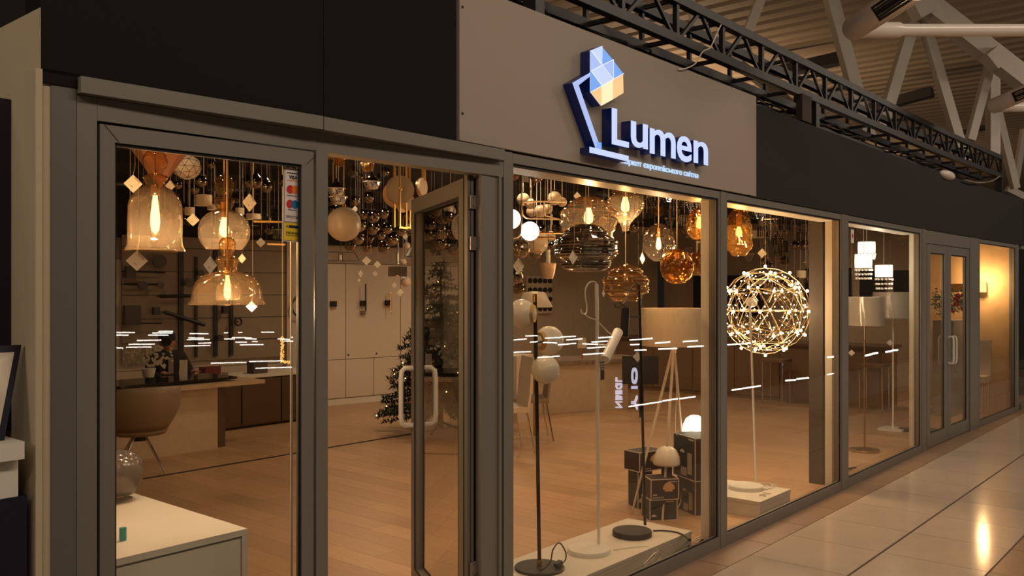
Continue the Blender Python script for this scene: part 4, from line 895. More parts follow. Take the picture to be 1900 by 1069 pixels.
# ================================================================== INSIDE: HANGING STOCK
PROTO = {}
def proto(k):
    if k in PROTO: return PROTO[k]
    def L(pr, m, n=20, sm=60): return MB().lathe(pr, n).mesh(k, m, sm)
    def ball(m, sz=1): return MB().sph((0,0,0), 1, 22, 14, sz).mesh(k, m, 80)
    if k == 'smoke': r = [('globe', ball(SMOKEC)), ('neck', MB().tube([(0,0,.95), (0,0,1.25)], .16, 12).mesh('neck', BLACKM, 40))]
    elif k == 'clearsmoke': r = [('globe', ball(glassmat('brown_smoke_glass', (.55, .42, .28), (.25, .17, .1), (1, .9, .75), base=.12, pw=2, amp=.8))), ('neck', MB().tube([(0,0,.3), (0,0,1.25)], .14, 12).mesh('neck', BLACKM, 40))]
    elif k == 'opal': r = [('globe', ball(OPALW)), ('neck', MB().tube([(0,0,.95), (0,0,1.15)], .13, 12).mesh('neck', BRASS, 40))]
    elif k == 'tear': r = [('shade', L([(.05,2.0),(.08,1.7),(.2,1.3),(.6,.85),(.95,.4),(1,.0),(.9,-.4),(.55,-.8),(1e-4,-.95)], SMOKEC, 24))]
    elif k == 'cup': r = [('bowl', L([(1.0,.0),(.92,-.35),(.72,-.75),(.62,-.85),(1e-4,-.87)], CHROME, 26)), ('rim', L([(1.05,.05),(1.1,.0),(1.05,-.06),(1.0,.0),(1.05,.05)], WHITEM, 26)), ('cap', L([(.12,1.2),(.16,.85),(.5,.6),(.8,.3),(.95,.06)], mat('dark_smoke_cap', (.05,.035,.025), .08, .6), 24))]
    elif k == 'drum': r = [('shade', L([(1.0,-.7),(1.0,.7),(.97,.7),(.97,-.7),(1.0,-.7)], SHADE, 32, 40)), ('hub', MB().tube([(0,0,.4), (0,0,.72)], .06, 8).mesh('hub', BLACKM, 40))]
    elif k == 'amber': r = [('globe', ball(AMBERD))]
    elif k == 'crystal':
        mb = MB()
        for j in range(6):
            rr = 1-.12*j
            for i in range(max(5, int(14*rr))): a = 2*PI*i/max(5, int(14*rr)); mb.lathe([(1e-4,.11),(.07,.0),(1e-4,-.13)], 5, (rr*math.cos(a), rr*math.sin(a), .6-.28*j))
        r = [('crystals', mb.mesh(k, CRYST)), ('ring', L([(1.02,.72),(1.05,.66),(1.0,.62),(.97,.68),(1.02,.72)], GOLD, 26))]
    elif k == 'tubes':
        mb = MB()
        for i in range(14): a = 2*PI*i/14; mb.tube([(math.cos(a)*.9, math.sin(a)*.9, -.9), (math.cos(a)*.9, math.sin(a)*.9, .8)], .09, 6)
        r = [('glass_rods', mb.mesh(k, CRYST)), ('ring', L([(1.02,.9),(1.02,.8),(.8,.8),(.8,.9),(1.02,.9)], CHROME, 26))]
    elif k == 'disc': r = [('shade', MB().lathe([(1e-4,.1),(.9,.08),(1,0),(.9,-.08),(1e-4,-.1)], 30).mesh(k, OPALW, 50))]
    elif k == 'cone': r = [('shade', L([(.12,.7),(1,-.5),(.97,-.5),(.1,.68)], BLACKM, 24, 40)), ('hub', MB().tube([(0,0,-.1), (0,0,.72)], .13, 10).mesh('hub', BRASS, 40))]
    elif k == 'lantern':
        mb = MB()
        for z, q in ((.6,.75), (-.6,1.0)):
            for a, b in (((-q,-q),(q,-q)), ((q,-q),(q,q)), ((q,q),(-q,q)), ((-q,q),(-q,-q))): mb.bar((*a,z), (*b,z), .05)
        for sx in (-1,1):
            for sy in (-1,1): mb.bar((sx*.75,sy*.75,.6), (sx,sy,-.6), .05)
        r = [('cage', mb.mesh(k, BLACKM)), ('candle', MB().tube([(0,0,-.5),(0,0,.2)], .1, 8).mesh('candle', CARD, 40))]
    PROTO[k] = r; return r
NAMES = dict(smoke='smoked_globe_pendant', clearsmoke='smoky_glass_pendant', opal='opal_globe_pendant', tear='teardrop_pendant', cup='chrome_cup_pendant', drum='drum_shade_pendant', amber='amber_globe_pendant', crystal='crystal_chandelier', tubes='glass_rod_pendant', disc='disc_pendant', cone='black_cone_pendant', lantern='cage_lantern')
def hang(k, px, py, Y, rp, label, group=None, cord=CORDB, rot=None, sc=None):
    while PY(px, py, Y).x > 14.4 or PY(px, py-rp*1.2, Y).z > 2.80: Y *= .95
    c = PY(px, py, Y); r = rp*SY(px, Y)
    root = T(NAMES[k], label, 'chandelier' if k == 'crystal' else 'pendant lamp', c, group)
    for nm, me in proto(k):
        o = link(nm, me, root, None, rot, (r, r, r) if not sc else (r*sc[0], r*sc[1], r*sc[2]), world=False)
    c0 = link('cord', CORDM[cord.name], root, (0, 0, 0), None, (1, 1, max(.01, 2.89-c.z)), world=False)
    return root
CORDM = {m.name: MB().tube([(0,0,0), (0,0,1)], .0028, 5).mesh('cord', m, 60) for m in (CORDB, CORDW, CORD)}
# named ones
hang('smoke', 373, 336, 4.4, 11, 'smoked mirror globe right of the tall bell neck, behind the faceted shade', cord=CORDB)
hang('smoke', 330, 343, 4.6, 8, 'small smoked globe low beside the bell neck')
hang('tear', 475, 338, 4.4, 13, 'smoked teardrop pendant right of the round globe pendant'); hang('tear', 494, 346, 4.7, 12, 'second smoked teardrop, slightly lower and nearer the sticker')
hang('tear', 530, 336, 4.9, 12, 'smoked teardrop partly hidden by the payment sticker')
hang('opal', 638, 416, 4.0, 32, 'big opal globe at the left of the open doorway', cord=CORDW)
hang('cup', 690, 338, 4.2, 16, 'chrome cup pendant with white rim hanging highest in the doorway', cord=CORDW); hang('cup', 624, 350, 4.1, 16, 'chrome cup pendant just right of the doorway mullion', cord=CORDW); hang('cup', 628, 366, 4.3, 16, 'chrome cup pendant below the one beside the mullion', cord=CORDW)
hang('amber', 630, 300, 4.0, 10, 'small amber globe at the top left of the doorway', cord=CORD); hang('amber', 682, 306, 4.5, 13, 'amber crackled globe above the highest chrome cup', cord=CORD)
for i, (x, y, r) in enumerate(((664,442,12.5),(693,423,13),(728,443,13.5),(668,418,12),(718,424,11),(693,402,12),(675,398,10),(651,428,10),(744,428,10),(760,420,9),(707,436,9),(684,366,11),(660,372,10),(712,396,10),(757,400,11),(683,346,9))):
    hang('smoke', x, y, 4.6+.9*((i*7) % 5)/5, r, 'smoked mirror globe in the dark cluster hanging in the doorway', 'smoked globes in the doorway')
for i, (x, y, r) in enumerate(((686,443,8),(650,455,12),(683,460,10),(712,459,12))):
    hang('clearsmoke', x, y, 5.6, r, 'clear smoky glass globe low behind the doorway cluster', 'smoky glass globes in the doorway')
for i, (x, y, r) in enumerate(((806,392,13),(822,404,13),(834,402,12),(842,434,11),(820,432,13),(796,436,12),(850,420,12),(868,430,9),(800,418,9),(858,398,10),(842,462,12),(818,452,12))):
    hang('smoke' if i % 3 else 'clearsmoke', x, y, 5.0+.8*((i*3) % 4)/4, r, 'smoked glass globe hanging behind the open glass door leaf', 'smoked globes behind the door leaf')
hang('opal', 836, 392, 5.4, 10, 'small opal globe seen through the top of the open door', cord=CORDW); hang('opal', 822, 386, 6.2, 13, 'opal globe behind the top of the door glass', cord=CORDW); hang('opal', 858, 468, 6.4, 15, 'pale opal globe low behind the door glass', cord=CORDW)
for x, y, r, lb in ((755,456,6.5,'small opal globe of the branch lamp right of the glass rod, upper'), (748,486,6,'small opal globe of the branch lamp, lower left'), (753,523,9.5,'opal globe hanging on a wavy hook lamp before the cupboards'), (683,463,8.5,'dim opal globe among the smoky glass bowls')):
    hang('opal', x, y, 5.8, r, lb, cord=CORDW)
hang('cone', 765, 468, 6.2, 16, 'black cone pendant left of the open door leaf'); hang('lantern', 632, 476, 5.6, 24, 'black cage lantern low at the left of the doorway', sc=(1, 1, .55))
hang('lantern', 655, 432, 6.5, 12, 'small dark cage lantern behind the opal globe', sc=(1, 1, .8))
# gold rod lamp with discs
gr = T('gold_rod_lamp', 'gold rod lamp holding round opal discs at the top of the doorway', 'pendant lamp', PY(742, 355, 4.2))
for x, ry_ in ((733, 4.32), (743, 4.19), (755, 4.32), (761.5, 4.36)):
    MB().box(*(lambda a, b: (a.x-.005, ry_, b.z, a.x+.005, ry_+.010, 2.89))(PY(x, 290, ry_), PY(x, 422, ry_))).build('rod', GOLD, gr)
for a, b in ((743, 755), (755, 775)):
    MB().bar(PY(a, 422, 4.2), PY(b, 424, 4.2), .012).build('rod_end', GOLD, gr)
def facedisc(root, px, py, Y, rx_, nm='disc', m=OPALW, yaw=0.0, th=.02):
    c = PY(px, py, Y); r = rx_*SY(px, Y); q = ray(px); a = math.atan2(q[1], q[0])+yaw; d = Vector((math.cos(a), math.sin(a), 0))
    o = MB().tube([c, c+d*th], [r, r], 40).build(nm, m, root, 40); MB().tube([c+d*th, c+d*(th+.008)], [r*1.04, r*1.04], 40).build('gold_rim', GOLD, root, 40); return o
facedisc(gr, 742, 352, 4.24, 26); facedisc(gr, 736, 360, 4.40, 25); facedisc(gr, 757, 376, 4.35, 14); facedisc(gr, 747, 385, 4.5, 9)
MB().sph(PY(743, 351, 4.17), .012, 10, 8).build('knob', GOLD, gr, 80)
g2 = T('gold_rod_lamp', 'thin edge on opal disc on a gold rod above the open door leaf', 'pendant lamp', PY(786, 345, 4.4)); facedisc(g2, 786, 347, 4.4, 17, yaw=1.12)
MB().box(*(lambda a: (a.x-.012, 4.4, a.z, a.x+.012, 4.42, 2.89))(PY(788, 335, 4.4))).build('rod', GOLD, g2)
gt = T('glass_rod_lamp', 'tall slim tube lamp with cut glass block hanging before the cupboards', 'pendant lamp', PY(738, 480, 5.8))
MB().tube([PY(738, 490, 5.8), Vector((PY(738, 490, 5.8).x, 5.8, 2.89))], .012, 10).build('tube', CHROME, gt, 40); a, b = PY(727, 513, 5.8), PY(748, 495, 5.8)
MB().box(a.x, 5.75, a.z, b.x, 5.85, b.z).build('glass_block', CRYST, gt)
# copper cone and faceted shades behind the bell
TERR = mat('terracotta_shade', (.30, .125, .07), .6, vary=.1, scale=3)
tc = T('folded_fabric_pendant', 'large terracotta folded cone shade behind the top of the tall bell', 'pendant lamp', PY(300, 345, 4.0)); s = SY(296, 4.0); c = PY(297, 350, 4.0)
mb = MB(); P = [(c.x+math.cos(i*PI/4+.3)*52*s, 4.0+math.sin(i*PI/4+.3)*.14, c.z+74*s) for i in range(8)]
mb.add([(c.x, 4.0, c.z)]+P, [(0, i+1, (i+1) % 8+1) for i in range(8)]); mb.build('shade', TERR, tc); MB().tube([(c.x, 4.0, c.z+.1), (c.x, 4.0, 2.89)], .004, 6).build('cord', CORD, tc)
FACET = mat('white_faceted_plaster', (.70, .58, .46), .7, vary=.04)
fc = T('faceted_pendant', 'white pendant with triangular facets beside the terracotta cone', 'pendant lamp', PY(346, 310, 4.3)); s = SY(346, 4.3); c = PY(346, 310, 4.3)
bm = bmesh.new(); bmesh.ops.create_icosphere(bm, subdivisions=2, radius=1); me = D.meshes.new('shade'); bm.to_mesh(me); bm.free(); me.materials.append(FACET)
sh = link('shade', me, fc, c, None, (27*s, 27*s, 24*s)); e = MB()
for ed in me.edges: p, q = me.vertices[ed.vertices[0]].co, me.vertices[ed.vertices[1]].co; e.tube([(c.x+p.x*27.2*s, c.y+p.y*27.2*s, c.z+p.z*24.2*s), (c.x+q.x*27.2*s, c.y+q.y*27.2*s, c.z+q.z*24.2*s)], .0012, 3, cap=False)
e.build('seams', BLACKM, fc, kind='stuff'); MB().tube([c, (c.x, c.y, 2.89)], .003, 6).build('cord', CORDW, fc)
# generic drums, bars and frames behind the left window
for px, py, w_, h_, lb, yy in ((378, 372, 15, 20, 'cream half round shade on the shelf behind the two bubble globe', 5.0), (352, 392, 9, 14, 'narrow pale tapered shade behind the bell pendant', 5.2), (398, 385, 13, 9, 'small cream shade left of the round globe', 5.4), (470, 402, 13, 10, 'pale egg shaped shade right of the round globe', 5.0), (445, 392, 8, 12, 'small pale tapered shade behind the globe shoulder', 5.3)):
    hang('drum', px, py, yy, w_, lb, cord=CORDW, sc=(1, 1, h_/w_/1.4*1.0))
for px, py, Y, w_, lb in ((500, 411, 5.0, 60, 'gold square frame pendant right of the globe, upper bar'), (512, 453, 5.0, 34, 'gold frame pendant under the sticker, lower bar'), (420, 352, 4.9, 70, 'dark bar with small shades behind the bubble globe'), (625, 293, 4.2, 40, 'gold bar across the top left of the doorway')):
    a, b = PY(px-w_/2, py, Y), PY(px+w_/2, py+1, Y); o = T('bar_pendant', lb, 'pendant lamp', a); MB().bar(a, b, .012).build('bar', GOLD if 'gold' in lb else BLACKM, o)
    for q in (a, b): MB().tube([q, (q.x, q.y, 2.89)], .002, 5).build('wire', CORDB, o)
# second window upper stock
for x, y, r, lb in ((971,370,12,'opal globe upper left in the second window'), (984,378,10,'opal globe tucked right of the upper left one'), (986,393,9.5,'opal globe lower of the left trio in the second window'), (1016,388,9.5,'opal globe on the bent frame lamp'), (1029,368,13,'opal globe high in the middle left of the second window'), (1043,375,9,'opal globe touching the high middle one'), (1003,392,12,'opal globe behind the bent frame lamp'), (996,450,22,'large dim opal bowl below the bright ball'), (1022,438,9,'small dim opal globe below the frame lamp')):
    hang('opal', x, y, 4.4+.05*(x % 7), r, lb, cord=CORDW)
bb = T('lit_ball_lamp', 'brightly lit white ball on a gold wire frame near the post', 'pendant lamp', PY(983, 429, 3.6)); c = PY(983, 429, 3.6); MB().sph(c, 17.5*SY(983, 3.6), 28, 18).build('ball', emis('bright_opal_glow', (1, .92, .78), 6), bb, 80)
c2 = PY(949, 410, 3.55); facedisc(bb, 948, 406, 3.55, 18, 'lit_disc', MC['bright_opal_glow'], 0, .03)
pp = [PY(x, y, 3.58) for x, y in ((952, 443), (960, 441), (966, 433), (967, 415), (968, 395), (969, 380), (974, 375), (1000, 374), (1050, 375))]
MB().tube(smooth_path(pp, 4), .005, 8).build('wire_frame', mat('pale_gold_wire', (.75, .55, .35), .3, .8), bb, 40)
pp = [PY(x, y, 3.62) for x, y in ((969, 390), (970, 398), (978, 405), (1000, 406), (1040, 407)) ]; MB().tube(smooth_path(pp, 4), .005, 8).build('wire_frame', MC['pale_gold_wire'], bb, 40)
pp = [PY(x, y, 3.62) for x, y in ((1009, 374), (1010, 400), (1040, 408))]; MB().tube(pp, .005, 8).build('wire_frame', MC['pale_gold_wire'], bb, 40)
MB().tube([PY(969, 380, 3.58), Vector((PY(969, 380, 3.58).x, 3.58, 2.89))], .003, 6).build('cord', CORDW, bb)
for x0, x1, y, lb in ((1000, 1045, 432.5, 'long gold rod pendant beside the smoked glass'), (995, 1028, 441, 'short gold rod pendant under the long one')):
    a, b = PY(x0, y, 4.0), PY(x1, y+.5, 4.0); o = T('rod_pendant', lb, 'pendant lamp', a); MB().tube([a, b], .008, 8).build('rod', BRASS, o, 40); MB().tube([(a+b)/2, Vector((((a+b)/2).x, 4.0, 2.89))], .002, 5).build('wire', CORDW, o)
mw = T('woven_shade_lamp', 'perforated tapered lamp shade with candle hanging left of the smoked glass', 'pendant lamp', PY(1018, 500, 3.9)); s = SY(1018, 3.9); c = PY(1017, HY, 3.9); z = lambda y: HC-(y-HY)*s
MB().lathe([(15*s, z(489)), (13*s, z(505)), (9*s, z(517)), (1e-4, z(518))], 28, (c.x, 3.9, 0)).build('shade', mat('woven_metal', (.60, .42, .28), .4, .4, vary=.6, scale=160), mw, 40); MB().tube([(c.x, 3.9, z(488)), (c.x, 3.9, z(464))], 4*s, 12).build('candle', mat('green_white_candle', (.5, .5, .4), .6), mw, 40); MB().tube([(c.x, 3.9, z(489)), (c.x, 3.9, 2.89)], .002, 5).build('cord', CORDB, mw)
hang('smoke', 957, 512, 3.9, 15, 'mirror globe beside the post behind the large tag'); hang('clearsmoke', 967, 462, 3.8, 17, 'clear round glass pendant just right of the post')
hang('clearsmoke', 963, 536, 5.0, 12, 'clear glass bulb pendant low beside the post'); hang('smoke', 996, 470, 4.6, 11, 'mirror globe left of the woven shade'); hang('crystal', 990, 476, 4.4, 14, 'dark crystal chandelier left of the woven shade')
hang('amber', 953, 325, 3.5, 10, 'amber glass piece at the top corner beside the post', cord=CORD); hang('smoke', 996, 326, 3.6, 13, 'mirror globe cut by the frame at the top left of the second window')
# crystals, right part of second window and third window
for i, (x, y, r, k) in enumerate(((1215,372,14,'crystal'),(1238,362,15,'crystal'),(1262,372,14,'crystal'),(1285,384,13,'crystal'),(1200,395,12,'tubes'),(1270,410,12,'tubes'),(1195,360,12,'crystal'),(1250,400,12,'tubes'),(1225,345,14,'crystal'),(1290,360,12,'crystal'),(1180,402,11,'tubes'),(1282,436,10,'cone'),(1300,455,9,'crystal'))):
    hang(k, x, y, 3.9+.9*((i*3) % 5)/5, r, 'crystal hanging lamp in the sparkling cluster right of the funnel pendant' if k != 'cone' else 'dark cone shade above the dented amber globe', None if k == 'cone' else 'crystal lamps in the second window', cord=CORD)
for i, (x, y, r, k) in enumerate(((1428,416,15,'crystal'),(1441,428,15,'crystal'),(1456,418,11,'tubes'),(1472,410,12,'crystal'),(1494,420,11,'tubes'),(1410,400,10,'crystal'),(1488,440,10,'tubes'),(1430,456,12,'tubes'),(1450,458,12,'tubes'),(1475,455,8,'smoke'),(1495,492,8,'crystal'),(1396,398,9,'crystal'),(1384,380,9,'crystal'),(1448,440,12,'crystal'),(1415,430,10,'tubes'),(1500,462,8,'crystal'),(1498,520,6,'crystal'))):
    hang(k, x, y, 4.2+1.2*((i*3) % 5)/5, r, 'crystal or glass rod lamp glittering above the glowing ball', 'crystal lamps in the third window', cord=CORDW)
for i, (x, y, r, k) in enumerate(((1600,425,10,'crystal'),(1620,428,9,'crystal'),(1655,440,9,'crystal'),(1675,446,9,'crystal'),(1730,492,9,'crystal'),(1740,505,8,'amber'),(1735,520,8,'crystal'),(1736,470,9,'crystal'))):
    hang(k, x, y, 3.6+1.0*(i % 3), r, 'small glass chandelier high inside the far windows', 'far glass chandeliers', cord=CORDW)
# ceiling stock filling the dark zone
K = 0
def cluster(x0, x1, y0, y1, n, kinds, Y0, Y1, label, group, seed):
    r_ = random.Random(seed)
    for i in range(n):
        hang(r_.choice(kinds), r_.uniform(x0, x1), r_.uniform(y0, y1), r_.uniform(Y0, Y1), r_.uniform(6, 11), label, group, cord=r_.choice((CORDB, CORDW)))
cluster(232, 345, 300, 420, 12, ('tear', 'smoke', 'cone', 'tubes'), 5.2, 8.5, 'dim small pendant far behind the tall bell in the left window', 'dim pendants behind the bell', 1)
cluster(345, 520, 300, 440, 24, ('smoke', 'cone', 'tubes', 'lantern', 'tear', 'clearsmoke'), 5.2, 9.0, 'dim small pendant far behind the round globe in the left window', 'dim pendants behind the globe', 2)
cluster(612, 765, 310, 440, 20, ('smoke', 'cone', 'clearsmoke', 'lantern'), 6.0, 9.0, 'dim small pendant deep in the doorway ceiling', 'dim pendants deep in the doorway', 3)
cluster(785, 868, 370, 470, 10, ('smoke', 'clearsmoke', 'cone'), 6.4, 9.0, 'dim small pendant deep behind the open door leaf', 'dim pendants behind the door', 4)
cluster(955, 1180, 345, 480, 26, ('smoke', 'clearsmoke', 'tubes', 'cone', 'crystal', 'opal'), 4.8, 8.5, 'dim small pendant deep in the second window', 'dim pendants deep in the second window', 5)
cluster(1180, 1310, 380, 500, 18, ('crystal', 'tubes', 'clearsmoke', 'amber'), 4.8, 7.5, 'small glass pendant deep behind the amber globes', 'glass pendants behind the amber globes', 6)
cluster(1355, 1500, 400, 540, 22, ('crystal', 'tubes', 'clearsmoke', 'drum'), 4.8, 7.0, 'small glass lamp deep behind the glowing ball', 'glass lamps behind the glowing ball', 7)
# pendants outside direct view would be left out; ceiling beams
for i, y in enumerate((4.3, 6.0, 7.7, 9.4)):
    struct(MB().box(1.2, y, 2.80, 15.2, y+.12, 2.9).build('trim_%d' % (30+i), DARKW))
# ================================================================== INSIDE: FURNITURE
WOODT = mat('pale_oak_top', (.55, .40, .25), .4, vary=.15, scale=8)
sdb = T('sideboard', 'low white lacquered sideboard just inside the left window', 'sideboard', (1.5, 2.9, 0))
MB().box(1.17, 2.83, .755, 1.815, 3.95, .778).build('top_panel', WHITE, sdb); MB().box(1.17, 2.85, .06, 1.79, 3.93, .752).build('carcass', WHITE, sdb); MB().box(1.793, 2.83, .05, 1.815, 3.95, .754).build('end_panel', WHITE, sdb)
MB().box(1.17, 2.832, .08, 1.788, 2.849, .745).build('back_panel', WHITE, sdb)
eg = T('egg_table_lamp', 'grey smoked dome table lamp on the white sideboard, cut by the frame', 'table lamp', PZ(222, 938, .778)); c = PZ(222, 930, .778)
MB().lathe([(1e-4, .02), (.055, .03), (.085, .07), (.095, .12), (.085, .17), (.05, .205), (1e-4, .215)], 30, c).build('shade', mat('smoked_grey_shell', (.16, .13, .11), .15, .2), eg, 80)
MB().lathe([(.05, 0), (.05, .012), (.02, .02), (.02, .03)], 20, c).build('base', CLEARG, eg, 60)
c = PZ(228, 1003, .778); o = MB().tube([c, c+Vector((0, 0, .045))], .012, 12).build('teal_cup', mat('teal_plastic', (.02, .28, .30), .4), None, 40); tag(o, 'small teal cup standing on the white sideboard by the frame', 'cup')
dk = T('sales_desk', 'long sales desk with dark glossy top and white front panel at the left', 'desk', (4.9, 8.4, 0))
MB().box(3.4, 8.16, .66, 5.45, 8.9, .70).build('pale_top', WOODT, dk); MB().box(3.0, 8.30, .72, 5.2, 8.92, .742).build('dark_top', mat('dark_gloss_glass', (.02, .015, .012), .06), dk)
MB().box(3.6, 8.32, 0, 4.98, 8.36, .66).build('front_panel', mat('desk_front_white', (.60, .47, .33), .5), dk); MB().box(3.7, 8.4, .70, 5.1, 8.9, .72).build('riser', BLACKM, dk)
sc_ = T('storage_cabinet', 'dark walnut low cabinet behind the end of the sales desk', 'cabinet', (5.5, 9.0, 0))
WAL = mat('dark_walnut', (.10, .055, .03), .4, vary=.2, scale=6)
MB().box(4.99, 8.37, 0, 5.10, 8.9, .66).build('end_panel', WAL, dk); MB().box(5.3, 9.3, .02, 7.0, 9.8, .60).build('carcass', WAL, sc_); MB().box(5.28, 9.28, .60, 7.02, 9.82, .63).build('top', WHITE, sc_)
for i in range(3): MB().box(5.32+.56*i, 9.275, .04, 5.86+.56*i, 9.298, .58).build('door', WAL, sc_)
for i, (x, c_, lb) in enumerate(((5.5, (.14, .02, .02), 'small red box on the walnut cabinet'), (5.8, (.5, .45, .4), 'pale paper stack on the walnut cabinet'), (6.15, (.08, .06, .05), 'dark square basket on the walnut cabinet'))):
    o = MB().box(x, 9.45, .63, x+.2, 9.6, .63+(.12, .04, .14)[i]).build('box', mat('item_%d' % i, c_, .6)); tag(o, lb, 'box')
# chairs
LEATH = mat('taupe_leather', (.26, .19, .125), .45, vary=.05)
ch = T('shell_chair', 'taupe upholstered shell chair on four splayed metal legs at the sales desk', 'chair', (3.98, 7.9, 0)); cx, cyy = 3.84, 7.72
mb = MB(); n = 24; rows = 7; vs = []
for j in range(rows):
    q = j/(rows-1)
    for k in range(n+1):
        a = PI*1.0 + PI*1.25*(k/n-.5) + 1.35
        hgt = .40 + q*(.34+.07*math.cos((k/n-.5)*PI)); rr = .235+.115*math.sin(min(1, q*1.4)*PI/2)
        vs.append((cx+rr*math.cos(a)*1.0, cyy+rr*math.sin(a), hgt))
mb.add(vs, [(j*(n+1)+k, j*(n+1)+k+1, (j+1)*(n+1)+k+1, (j+1)*(n+1)+k) for j in range(rows-1) for k in range(n)])
o = mb.build('shell_back', LEATH, ch, 80); sm = o.modifiers.new('s', 'SOLIDIFY'); sm.thickness = .03
MB().lathe([(1e-4, .36), (.22, .36), (.24, .39), (.23, .43), (1e-4, .44)], 28, (cx, cyy, 0)).build('seat', LEATH, ch, 60)
for a in (.4, 1.97, 3.5, 5.1): MB().tube([(cx+.05*math.cos(a), cyy+.05*math.sin(a), .36), (cx+.29*math.cos(a), cyy+.29*math.sin(a), .01)], [.014, .010], 8).build('leg', CHROME, ch, 40)
MB().tube([(cx, cyy, .30), (cx, cyy, .37)], .07, 16).build('hub', BLACKM, ch, 40)
def sidechair(label, x, y, rot, m):
    r = T('dining_chair', label, 'chair', (x, y, 0)); r.rotation_euler = (0, 0, rot)
    def L(nm, mbb, mm, sm=40): return mbb.build(nm, mm, r, sm, world=False)
    L('seat', MB().box(-.21, -.21, .43, .21, .21, .48), m); mb = MB()
    prof = [(-.19, .48), (-.21, .62), (-.22, .78), (-.25, .98)]
    for i in range(3): a, b = prof[i], prof[i+1]; mb.add([(-.2, a[0], a[1]), (.2, a[0], a[1]), (.2, b[0], b[1]), (-.2, b[0], b[1]), (-.2, a[0]-.025, a[1]), (.2, a[0]-.025, a[1]), (.2, b[0]-.025, b[1]), (-.2, b[0]-.025, b[1])], [(0,1,2,3), (7,6,5,4), (0,4,5,1), (3,2,6,7), (0,3,7,4), (1,5,6,2)])
    L('backrest', mb, m)
    for sx in (-1, 1):
        L('leg', MB().tube([(sx*.19, .18, .44), (sx*.21, .22, .01)], .010, 8), CHROME); L('leg', MB().tube([(sx*.19, -.18, .44), (sx*.21, -.26, .01)], .010, 8), CHROME)
    return r
CREAM = mat('cream_leather', (.62, .50, .38), .4)
p = PZ(962, 842, 0); sidechair('cream dining chair with chrome legs partly hidden by the post, nearer one', p.x-.05, p.y+.15, 1.0, CREAM)
p = PZ(985, 826, 0); sidechair('darker dining chair with chrome legs behind the black floor lamp pole', p.x+.25, p.y+.25, .8, LEATH)
tw = T('tall_white_unit', 'tall plain white display unit beside the post behind the cream chair', 'cabinet', PZ(958, 775, 0)); p = PZ(958, 776, 0)
MB().box(p.x-.35, p.y-.3, 0, p.x+.06, p.y+.1, .84).build('unit', CAB, tw)
# reception desk in the middle
A = Vector((9.18, 7.34)); B = Vector((10.4, 6.74)); rd = T('reception_desk', 'white fronted reception desk with grey brown top in the middle of the shop', 'desk', (A.x, A.y, 0))
MB().obox(A-Vector((.5, -.25)), B, 0, .7, 0, .66).build('front', mat('desk_front_white', (.60, .47, .33), .5), rd); MB().obox(A-Vector((.55, -.275)), B+Vector((.3, -.15)), -.05, .75, .66, .71).build('top', mat('grey_brown_top', (.28, .20, .15), .4), rd)
for px, lb in ((1067, 'first glass cup on the reception desk shelf from the left'), (1074, 'second glass cup on the reception desk shelf'), (1088, 'third glass cup on the reception desk shelf'), (1100, 'rightmost glass cup on the reception desk shelf')):
    o = MB().sph(PT(px, 674, 11.4), .022, 10, 8).build('glass_cup', CLEARG, None, 80); tag(o, lb, 'cup')
tl2 = T('small_table_lamp', 'small table lamp with drum shade on the reception desk', 'table lamp', PT(1080, 668, 12.2)); p = PT(1080, 668, 12.2)
MB().lathe([(.07, p.z+.17), (.05, p.z+.31)], 20, (p.x, p.y, 0)).build('shade', OPALW, tl2, 60); MB().tube([(p.x, p.y, p.z), (p.x, p.y, p.z+.2)], .012, 8).build('stem', BRASS, tl2, 40)
mo = T('desk_screen', 'dark computer screen back on the reception desk', 'monitor', PT(1185, 700, 11.6)); a, b = PT(1155, 713, 11.4), PT(1222, 661, 11.4)
MB().obox((a.x, a.y), (b.x, b.y), 0, .05, a.z, b.z).build('screen', BLACKM, mo); MB().tube([PT(1190, 713, 11.5), Vector((PT(1190, 713, 11.5).x, PT(1190, 713, 11.5).y, 0))], .03, 10).build('stand', BLACKM, mo, 40)
wc = T('wide_cone_lamp', 'wide pale cone table lamp shade behind the black globe lamp', 'table lamp', PT(992, 570, 10)); p = PT(992, 570, 10.0)
MB().lathe([(.02, p.z+.18), (.12, p.z+.17), (.21, p.z)], 30, (p.x, p.y, 0)).build('shade', OPALW, wc, 60); MB().tube([(p.x, p.y, p.z+.1), (p.x, p.y, 0)], .015, 8).build('stem', BRASS, wc, 40)
# sample boards on the back wall
def board(label, px0, px1, py0, py1, off=.06, rows=((0,),), m=CAB, cols=5, sq=False):
    s0, s1 = ws(px0), ws(px1); P = wp(s0, off); t = (Vector((P.x, P.y)).dot(Vector((VX, VY)))); z0 = HC-(py1-HY)*t/F; z1 = HC-(py0-HY)*t/F
    r = T('sample_board', label, 'sample board', wp(s0, off, z0)); MB().obox(wp(s0), wp(s1), -off, -off+.03, z0, z1).build('board', m, r)
    for j in range(len(rows)):
        for i in range(cols):
            s_ = s0+(s1-s0)*(i+.5)/cols; zz = z1-(z1-z0)*(j+.5)/len(rows); q = wp(s_, off+.001, zz)
            if sq: MB().obox(wp(s_-.05, 0), wp(s_+.05, 0), -off-.02, -off, zz-.05, zz+.05).build('switch', mat('dark_switch', (.06, .05, .04), .5), r)
            else: MB().tube([q, q+Vector((AD.y, -AD.x, 0))*.02], .045, 16).build('switch', BLACKM, r, 40)
board('white board with rows of round black switches right of the post', 974, 1020, 512, 582, rows=(0, 0, 0, 0))
board('board with round switches seen through the open door glass', 823, 866, 545, 560, rows=(0,)); board('board with square switches seen through the open door glass', 838, 870, 560, 625, rows=(0, 0, 0, 0), cols=2, sq=True)
